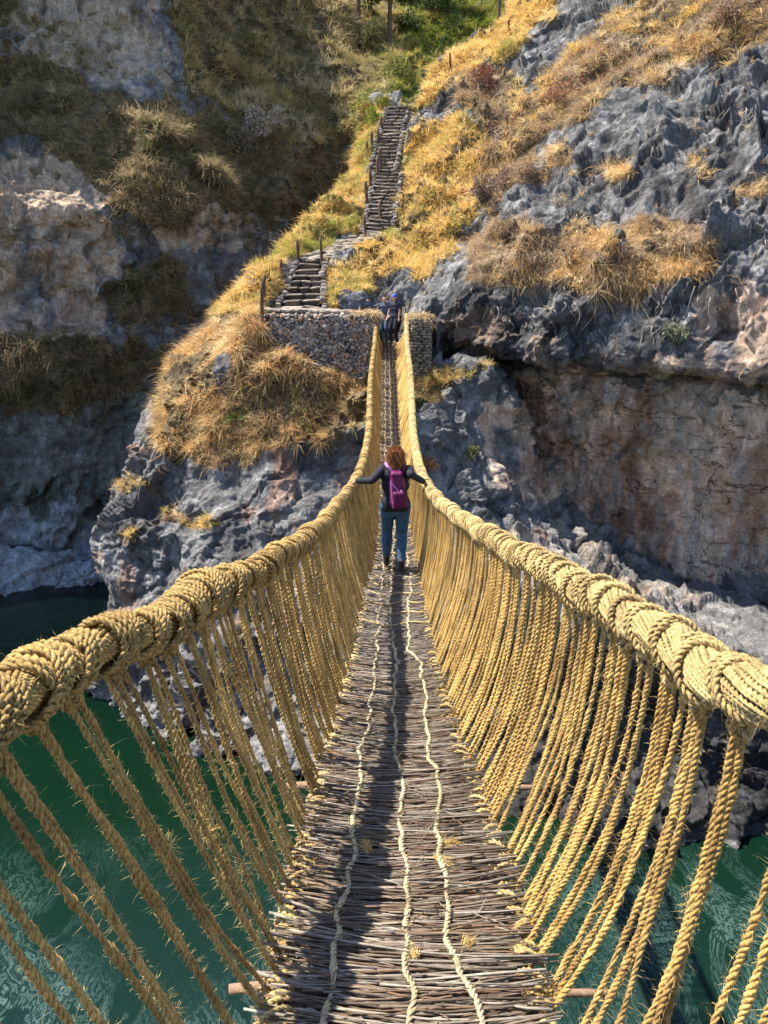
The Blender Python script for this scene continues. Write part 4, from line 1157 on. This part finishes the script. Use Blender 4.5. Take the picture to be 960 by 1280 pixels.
# roots hanging from the overhanging grass ledge
mb = MB(); G_ = SHEETS['R'][1]; uu, vv = UVC['R']; c_ = CELL['R'][0]; NN = CELL['R'][2]
m = np.where(inpoly(uu, vv, [(560,345),(700,340),(850,340),(900,420),(700,425),(620,400)]) & (NN[:, 2] < .6))[0]
for k in range(200):
    i = m[rng.integers(0, len(m))]; p0 = c_[i]+NN[i]*.05; L = rng.uniform(.3, 1.3); t = np.linspace(0, 1, 8)
    w_ = rng.normal(size=3)*.12
    p = p0+np.outer(t, w_)*[1, .4, 0]+np.stack([.07*np.sin(t*9+k), .02-.05*np.sin(t*5), -L*t], -1)
    tube(mb, p, rng.uniform(.005, .020)*(1.15-t), 4, np.array([.30, .26, .21])*rng.uniform(.4, 1.2), ref=(1, .2, 0))
for k in range(60):
    uq, vq = rng.uniform(700, 960), rng.uniform(100, 420); h = hit(uq, vq, 'R')
    if h is None: continue
    L = rng.uniform(.5, 1.8); t = np.linspace(0, 1, 9)
    tube(mb, h+np.stack([.12*np.sin(t*4+k)+rng.normal()*.2*t, -.12-.1*np.sin(t*3), -L*t], -1), rng.uniform(.008, .024)*(1.1-t), 4, np.array([.28, .25, .21])*rng.uniform(.5, 1.1), ref=(1, .2, 0))
o = mb.build('hanging_roots', M['wood']); o['kind'] = 'stuff'

# ================================================================ people
def capsules_obj(name, caps, voxel, mat, parent=None, smooth=2, base=None):
    """one continuous skin grown over tapered limbs: union of round cones, voxel remeshed"""
    mb = MB()
    sph_u = 14; sph_v = 8
    for (p0, r0, p1, r1) in caps:
        p0 = np.asarray(p0, float); p1 = np.asarray(p1, float)
        L = np.linalg.norm(p1-p0); T = unit(p1-p0) if L > 1e-5 else np.array([0, 0, 1.])
        ref = np.array([1., 0, 0]) if abs(T[0]) < .8 else np.array([0, 1., 0])
        N = unit(np.cross(T, ref)); B = np.cross(T, N)
        rings = []
        for a in np.linspace(-PI/2, 0, 5)[1:]: rings.append((p0+T*r0*math.sin(a), r0*math.cos(a)))
        for a in np.linspace(0, PI/2, 5)[:-1]: rings.append((p1+T*r1*math.sin(a), r1*math.cos(a)))
        a = np.arange(sph_u)*2*PI/sph_u
        v = np.concatenate([c+r*(np.cos(a)[:, None]*N+np.sin(a)[:, None]*B) for c, r in rings])
        n = len(rings); i = np.arange(n-1)[:, None]*sph_u; j = np.arange(sph_u)[None]; k = (j+1) % sph_u
        q = np.stack([i+j, i+k, i+sph_u+k, i+sph_u+j], -1).reshape(-1, 4)
        e = len(v); v = np.vstack([v, p0-T*r0, p1+T*r1]); j = np.arange(sph_u); k = (j+1) % sph_u
        t = np.vstack([np.stack([np.full(sph_u, e), k, j], -1), np.stack([np.full(sph_u, e+1), (n-1)*sph_u+j, (n-1)*sph_u+k], -1)])
        mb.add(v, q, t)
    o = mb.build(name, mat, None, col=False)
    m = o.modifiers.new('r', 'REMESH'); m.mode = 'VOXEL'; m.voxel_size = voxel; m.use_smooth_shade = True
    s = o.modifiers.new('s', 'SMOOTH'); s.iterations = smooth; s.factor = .5
    dg = bpy.context.evaluated_depsgraph_get(); dg.update()
    me = bpy.data.meshes.new_from_object(o.evaluated_get(dg)); old = o.data
    o.modifiers.clear(); o.data = me; bpy.data.meshes.remove(old); me.name = name
    for p in me.polygons: p.use_smooth = True
    if not me.materials: me.materials.append(mat)
    if parent is not None: o.parent = parent
    return o
def ik(a, b, l1, l2, hint):
    a = np.asarray(a, float); b = np.asarray(b, float); d = b-a; D = min(np.linalg.norm(d), l1+l2-.002); u_ = unit(d)
    x = (l1*l1-l2*l2+D*D)/(2*D); h = math.sqrt(max(l1*l1-x*x, 0)); hn = np.asarray(hint, float); hn = unit(hn-u_*(hn@u_))
    return a+u_*x+hn*h, a+u_*D
def simple(name, col, rough=.7, var=.2, scale=14): return cloth_mat(name, col, rough, var, scale)
skin = simple('skin', (.42, .22, .14), .55, .08, 20)
def hand_caps(w, fwd, palm_n, side, curl=1.0, s=1.0):
    """palm, four fingers of different length bent at the knuckles, thumb from the side of the palm"""
    fwd = unit(np.asarray(fwd, float)); n = unit(np.asarray(palm_n, float)-fwd*(fwd@np.asarray(palm_n, float))); x = np.cross(fwd, n)*side
    c = []; k0 = w+fwd*.085*s
    for i in (-1.5, -.5, .5, 1.5): c.append((w+x*i*.011*s, .015*s, k0+x*i*.020*s, .0125*s))
    for i, L in zip((-1.5, -.5, .5, 1.5), (.062, .078, .083, .073)):
        a = 0; p = k0+x*i*.0205*s
        for seg, fr in enumerate((.45, .32, .25)):
            a += .55*curl; d = fwd*math.cos(a)+n*math.sin(a); q = p+d*L*fr*1.05*s
            c.append((p, (.0092-.001*seg)*s, q, (.0085-.001*seg)*s)); p = q
    b = w+fwd*.025*s+x*.026*s; t1 = b+unit(x*.9+fwd*.7+n*.4)*.038*s; t2 = t1+unit(x*.2+fwd*.9+n*.7)*.034*s
    return c+[(b, .014*s, t1, .0105*s), (t1, .0105*s, t2, .0085*s)]
def figure(name, label, base, H, yaw, feet, hands, cols, hair, shirt_len=.0, lean=0., head_yaw=0., hat=None, sleeves='long', voxel=.010, bulk=1.0, group=None, female=False):
    k = H/1.68; e = empty(name, base, label, 'person', group); e.rotation_euler = (0, 0, yaw)
    S = lambda *p: np.array(p)*k
    hipw = .085 if not female else .100
    hipz = .90; feetp = [S(*f) for f in feet]      # ankle positions
    hips = [S(-hipw, 0, hipz), S(hipw, 0, hipz)]
    knees = [ik(h, f, .43*k, .43*k, [0, 1, 0]) for h, f in zip(hips, feetp)]
    sh = [S(-.175, lean, 1.375), S(.175, lean, 1.375)]
    arms = []
    for s_, (hd, hint) in zip((0, 1), hands):
        el, wr = ik(sh[s_], hd, .275*k, .25*k, hint); arms.append((el, wr))
    neck = S(0, lean+.005, 1.43); head = S(0, lean+.02, 1.565)
    hy = np.array([-math.sin(head_yaw), math.cos(head_yaw), 0]); hx = np.array([hy[1], -hy[0], 0])
    hc = [(neck-S(0, 0, .05), .052*k, neck+S(0, .008, .06), .048*k),
          (head+hy*.012*k+S(0, 0, .018), .076*k, head-hy*.022*k+S(0, 0, .022), .078*k), (head+hy*.035*k-S(0, 0, .055), .050*k, head+hy*.02*k, .068*k),
          (head+hy*.062*k-S(0, 0, .085), .022*k, head+hy*.05*k-S(0, 0, .075), .03*k),
          (head+hy*.084*k+S(0, 0, .012), .008*k, head+hy*.102*k-S(0, 0, .022), .012*k),
          (head+hy*.080*k-hx*.016*k-S(0, 0, .055), .008*k, head+hy*.080*k+hx*.016*k-S(0, 0, .055), .008*k),
          (head+hy*.072*k-hx*.045*k+S(0, 0, .026), .010*k, head+hy*.072*k+hx*.045*k+S(0, 0, .026), .010*k)]
    for s_ in (-1, 1): hc.append((head+hx*s_*.080*k-S(0, 0, .01), .014*k, head+hx*s_*.083*k+S(0, 0, .018), .016*k))
    tor = lambda r, z, w, y=0: (S(-w, y, z), r*k, S(w, y, z), r*k)
    tl = [tor(.095*bulk, 1.30, .085, lean), tor(.098*bulk, 1.18, .065, lean*.7), tor(.088*bulk, 1.06, .055, lean*.4), tor(.105*bulk, .94, .068), (sh[0]+S(.02,0,0), .058*k, sh[1]-S(.02,0,0), .058*k),
          (S(0, lean*.8, 1.30), .10*k, S(0, lean*.4, 1.0), .10*k), (S(-.05, 0, 1.2), .1*k, S(-.05, 0, .95), .1*k), (S(.05, 0, 1.2), .1*k, S(.05, 0, .95), .1*k), (neck-S(0, 0, .08), .07*k, neck-S(0, 0, .02), .052*k)]
    legs = []
    for h_, (kn, an) in zip(hips, knees):
        legs += [(h_, .088*k*bulk, kn, .058*k*bulk), (kn, .058*k*bulk, kn*.6+an*.4, .057*k*bulk), (kn*.6+an*.4, .057*k*bulk, an, .040*k)]
    armc = []; handc = []
    for s_, (el, wr) in enumerate(arms):
        armc.append([(sh[s_], .052*k*bulk, el, .040*k), (el, .040*k, wr, .028*k)])
        fw = unit(wr-el); hn = hands[s_][0]
        handc += hand_caps(wr, fw+np.array([0, .1, -.35]), (0, 0, -1) if s_ == 0 else (0, 0, -1), (1 if s_ == 0 else -1), 1.0, k)
    shr = lambda c, f: [(a, r*f, b, q*f) for a, r, b, q in c]
    capsules_obj('body', hc+shr(tl, .88)+shr(legs, .85)+sum([shr(a, .86) for a in armc], [])+handc, .0075, skin, e, 1)
    top = list(tl)
    for a in armc:
        if sleeves == 'long': top += [(a[0][0], a[0][1]*1.1, a[0][2], a[0][3]*1.15), (a[1][0], a[1][1]*1.15, a[1][2]-unit(a[1][2]-a[1][0])*.005, a[1][3]*1.35)]
        else: top += [(a[0][0], a[0][1]*1.1, a[0][0]*.45+a[0][2]*.55, a[0][3]*1.3)]
    top = [(a, r*1.06, b, q*1.06) for a, r, b, q in top]
    if shirt_len: top += [tor(.112*bulk, .90, .072)]
    capsules_obj('jacket' if sleeves == 'long' else 'shirt', top, voxel, cols[0], e, 2)
    tr = [tor(.104*bulk, .92, .068), tor(.100*bulk, .86, .07)]+[(a, r*1.08, b, q*1.12) for a, r, b, q in legs]
    for kk in (2, 5): a, r, b, q = tr[kk+2]; tr[kk+2] = (a, r, b+S(0, 0, .02), q*1.12)
    capsules_obj('trousers', tr, voxel, cols[1], e, 2)
    for f in feetp:
        sc = [(f+S(0, -.02, .05), .042*k, f+S(0, -.025, -.045), .040*k), (f+S(0, -.035, -.05), .036*k, f+S(0, .12, -.058), .030*k), (f+S(-.012, .05, -.055), .032*k, f+S(.012, .10, -.06), .030*k)]
        capsules_obj('shoe', sc, voxel*.8, cols[2], e, 1)
    capsules_obj('hair' if hat is None else 'cap', hair(head, hx, hy, k), .007, hat or cols[3], e, 2)
    if hat is not None: capsules_obj('hair', [(head-hy*.03*k-S(0, 0, .01), .078*k, head-hy*.045*k-S(0, 0, .045), .055*k)], .009, cols[3], e, 1)
    return e, k, sh
jacket = simple('black_fleece', (.012, .013, .017), .75); denim = simple('blue_jeans', (.035, .085, .15), .8, .3, 18)
boots = simple('dark_boots', (.022, .02, .02), .6); auburn = simple('auburn_hair', (.15, .055, .025), .8, .45, 60)
# --- the walker
WY = 9.62; wx = float(P(494, 650, WY)[0]); wz = float(deck_z(WY))+.045
wb = np.array([wx, WY, wz]); lean = .03
def local(p): return np.asarray(p)-wb
hl = local(rail(-1, 9.62)[0]+[.085, -.03, .125]); hr = local(rail(1, 9.55)[0]+[-.085, -.03, .125])
def pony(head, hx, hy, k):
    c = [(head-hy*.02*k+np.array([0, 0, .025])*k, .090*k, head-hy*.035*k+np.array([0, 0, .0])*k, .088*k), (head+hy*.02*k+np.array([0, 0, .04])*k, .082*k, head-hy*.05*k+np.array([0, 0, .02])*k, .080*k)]
    b = head-hy*.085*k+np.array([0, 0, .035])*k
    c.append((b, .042*k, b-hy*.02*k+hx*.02, .040*k)); p = b-hy*.02*k
    for dz, dx, r in ((-.05, .012, .050), (-.055, .018, .046), (-.05, .02, .034), (-.035, .02, .02)): q = p+np.array([0, -.006, dz])*k+hx*dx*k; c.append((p, r*k+.003, q, r*k)); p = q
    for a in range(9): s_ = (a-4)*.018; c.append((head+hx*s_*.8+np.array([0, 0, .085])*k-hy*.04*k, .014, b+hx*s_*.3, .016)); c.append((b+hx*s_*.5-hy*.02, .012, b+hx*(s_*1.1+.04)-hy*.03+np.array([0, 0, -.16-.03*(a % 3)])*k, .010))
    return c
girl, gk, gsh = figure('person', 'woman walking away across the bridge in black jacket and blue jeans, hands on both handrails', wb, 1.66, 0.,
    [(-.115, .17, .085), (.085, -.05, .085)], [((hl/1.0).tolist(), [-.25, -.9, -.25]), ((hr/1.0).tolist(), [.5, -.8, -.3])],
    [jacket, denim, boots, auburn], pony, .1, lean, female=True, bulk=1.18)
# --- her backpack
purple = simple('purple_nylon', (.105, .009, .055), .5, .25, 9); lil = simple('lilac_webbing', (.42, .16, .42), .6, .1); dkp = simple('dark_purple', (.09, .007, .05), .6)
grey_ = simple('grey_tag', (.5, .45, .5), .5, .05)
bp = empty('backpack', wb+[.045, -.12, 1.0], 'purple daypack with lilac straps worn on the back of the woman', 'backpack')
bo = np.array([.045, -.12, 1.0])
def rel(caps): return [(np.asarray(a)-bo, r, np.asarray(b)-bo, q) for a, r, b, q in caps]
Y_ = -.165
cap = [((x*.6, Y_, 1.31), .050, (x*1.1+.015, Y_-.015, .97), .074) for x in (-.02, .01, .04, .075)]
cap += [((x*.8, Y_+.04, 1.33), .048, (x*1.1+.01, Y_+.035, .96), .06) for x in (-.03, .0, .04, .08)]
capsules_obj('pack_body', rel(cap), .009, purple, bp, 3)
capsules_obj('front_pocket', rel([((x, Y_-.072, 1.10), .045, (x*1.2, Y_-.075, .96), .05) for x in (.0, .03, .06, .085)]), .009, dkp, bp, 3)
capsules_obj('top_lid', rel([((x, Y_-.02, 1.345), .038, (x, Y_+.03, 1.36), .034) for x in (-.03, .0, .03, .055)]), .009, purple, bp, 2)
for s_ in (-1, 1):
    pts = [(.04+s_*.055, Y_+.05, 1.34), (s_*.11+.01, -.10, 1.43), (s_*.125, -.02, 1.455), (s_*.125, .07, 1.41), (s_*.13, .12, 1.28), (s_*.14, .09, 1.13), (s_*.12, -.02, 1.02)]
    capsules_obj('shoulder_strap', rel([(pts[i], .02, pts[i+1], .02) for i in range(6)]), .009, lil if s_ < 0 else purple, bp, 2)
capsules_obj('compression_cord', rel([((-.06, Y_-.06, 1.27), .007, (-.045, Y_-.085, 1.05), .007), ((-.045, Y_-.085, 1.05), .007, (-.03, Y_-.1, .93), .009), ((-.05, Y_-.065, 1.24), .006, (.06, Y_-.09, 1.12), .006), ((.06, Y_-.09, 1.12), .006, (-.03, Y_-.11, 1.0), .006)]), .005, lil, bp, 1)
capsules_obj('logo_patch', rel([((.075, Y_-.082, 1.15), .010, (.075, Y_-.086, 1.12), .010)]), .005, grey_, bp, 1)
capsules_obj('haul_loop', rel([((.02, Y_+.06, 1.37), .008, (.04, Y_+.05, 1.40), .008), ((.04, Y_+.05, 1.40), .008, (.07, Y_+.06, 1.37), .008)]), .005, lil, bp, 1)
# --- two men on the landing
blk = simple('dark_hair', (.015, .012, .01), .5); capb = simple('blue_cap', (.04, .08, .45), .7, .05); navy = simple('navy_vest', (.016, .02, .035), .8)
striped = simple('grey_blue_sweater', (.06, .07, .10), .8, .5, 30); jean2 = simple('washed_jeans', (.06, .10, .16), .8, .3); dkt = simple('dark_trousers', (.02, .022, .03), .8)
def short(head, hx, hy, k): return [(head-hy*.015*k+np.array([0, 0, .035])*k, .086*k, head-hy*.03*k+np.array([0, 0, .01])*k, .082*k)]
def capf(head, hx, hy, k): return [(head+np.array([0, 0, .05])*k-hy*.01*k, .085*k, head+np.array([0, 0, .055])*k+hy*.02*k, .08*k), (head+hy*.08*k+np.array([0, 0, .045])*k-hx*.03*k, .018, head+hy*.15*k+np.array([0, 0, .035])*k, .014), (head+hy*.08*k+np.array([0, 0, .045])*k+hx*.03*k, .018, head+hy*.15*k+np.array([0, 0, .035])*k, .014)]
m1 = np.array([float(P(480.5, 400, 29.2)[0]), 29.2, -.03])
figure('person', 'man in grey blue sweater and jeans on the landing, one arm out to the left', m1, 1.66, PI*.93,
    [(-.10, .02, .085), (.10, -.03, .085)], [((-.22, .18, .98), [-.4, -.6, 0]), ((.52, .12, 1.47), [.2, -.2, -.8])],
    [striped, jean2, boots, blk], short, .1, 0., .3, bulk=1.05)
m2 = np.array([float(P(493.5, 400, 28.95)[0]), 28.95, -.03])
figure('person', 'man in dark vest and bright blue cap standing at the right of the landing', m2, 1.72, PI*.80,
    [(-.12, .02, .085), (.11, .06, .085)], [((-.25, .10, .86), [-.4, -.8, 0]), ((.24, .15, .90), [.4, -.8, 0])],
    [navy, dkt, boots, blk], capf, .1, 0., .2, hat=capb, sleeves='short', bulk=1.12)

mbh = MB(); n = 2600; hb = np.array([0, lean-.085, 1.585])*gk
tt_ = rng.random((n, 1)); side_ = rng.normal(size=(n, 1))*.04
b = hb+np.hstack([side_, -.025-.025*rng.random((n, 1)), .075-.14*tt_])
b2 = np.array([0, lean+.02, 1.60])*gk+unit(rng.normal(size=(n, 3))*[1, 1, .8]+[0, -.5, .5])*.104
b = np.where(rng.random((n, 1)) < .5, b, b2)
d = unit(np.hstack([rng.normal(size=(n, 1))*.25+.12, rng.normal(size=(n, 1))*.15-.12, -np.ones((n, 1))]))
ribbons(mbh, b, d, rng.uniform(.06, .17, n), np.full(n, .006), np.array([.30, .13, .05])*rng.uniform(.4, 1.7, (n, 1)), rng.normal(size=(n, 3))*.12)
mbh.build('loose_hair', M['blade'], girl)
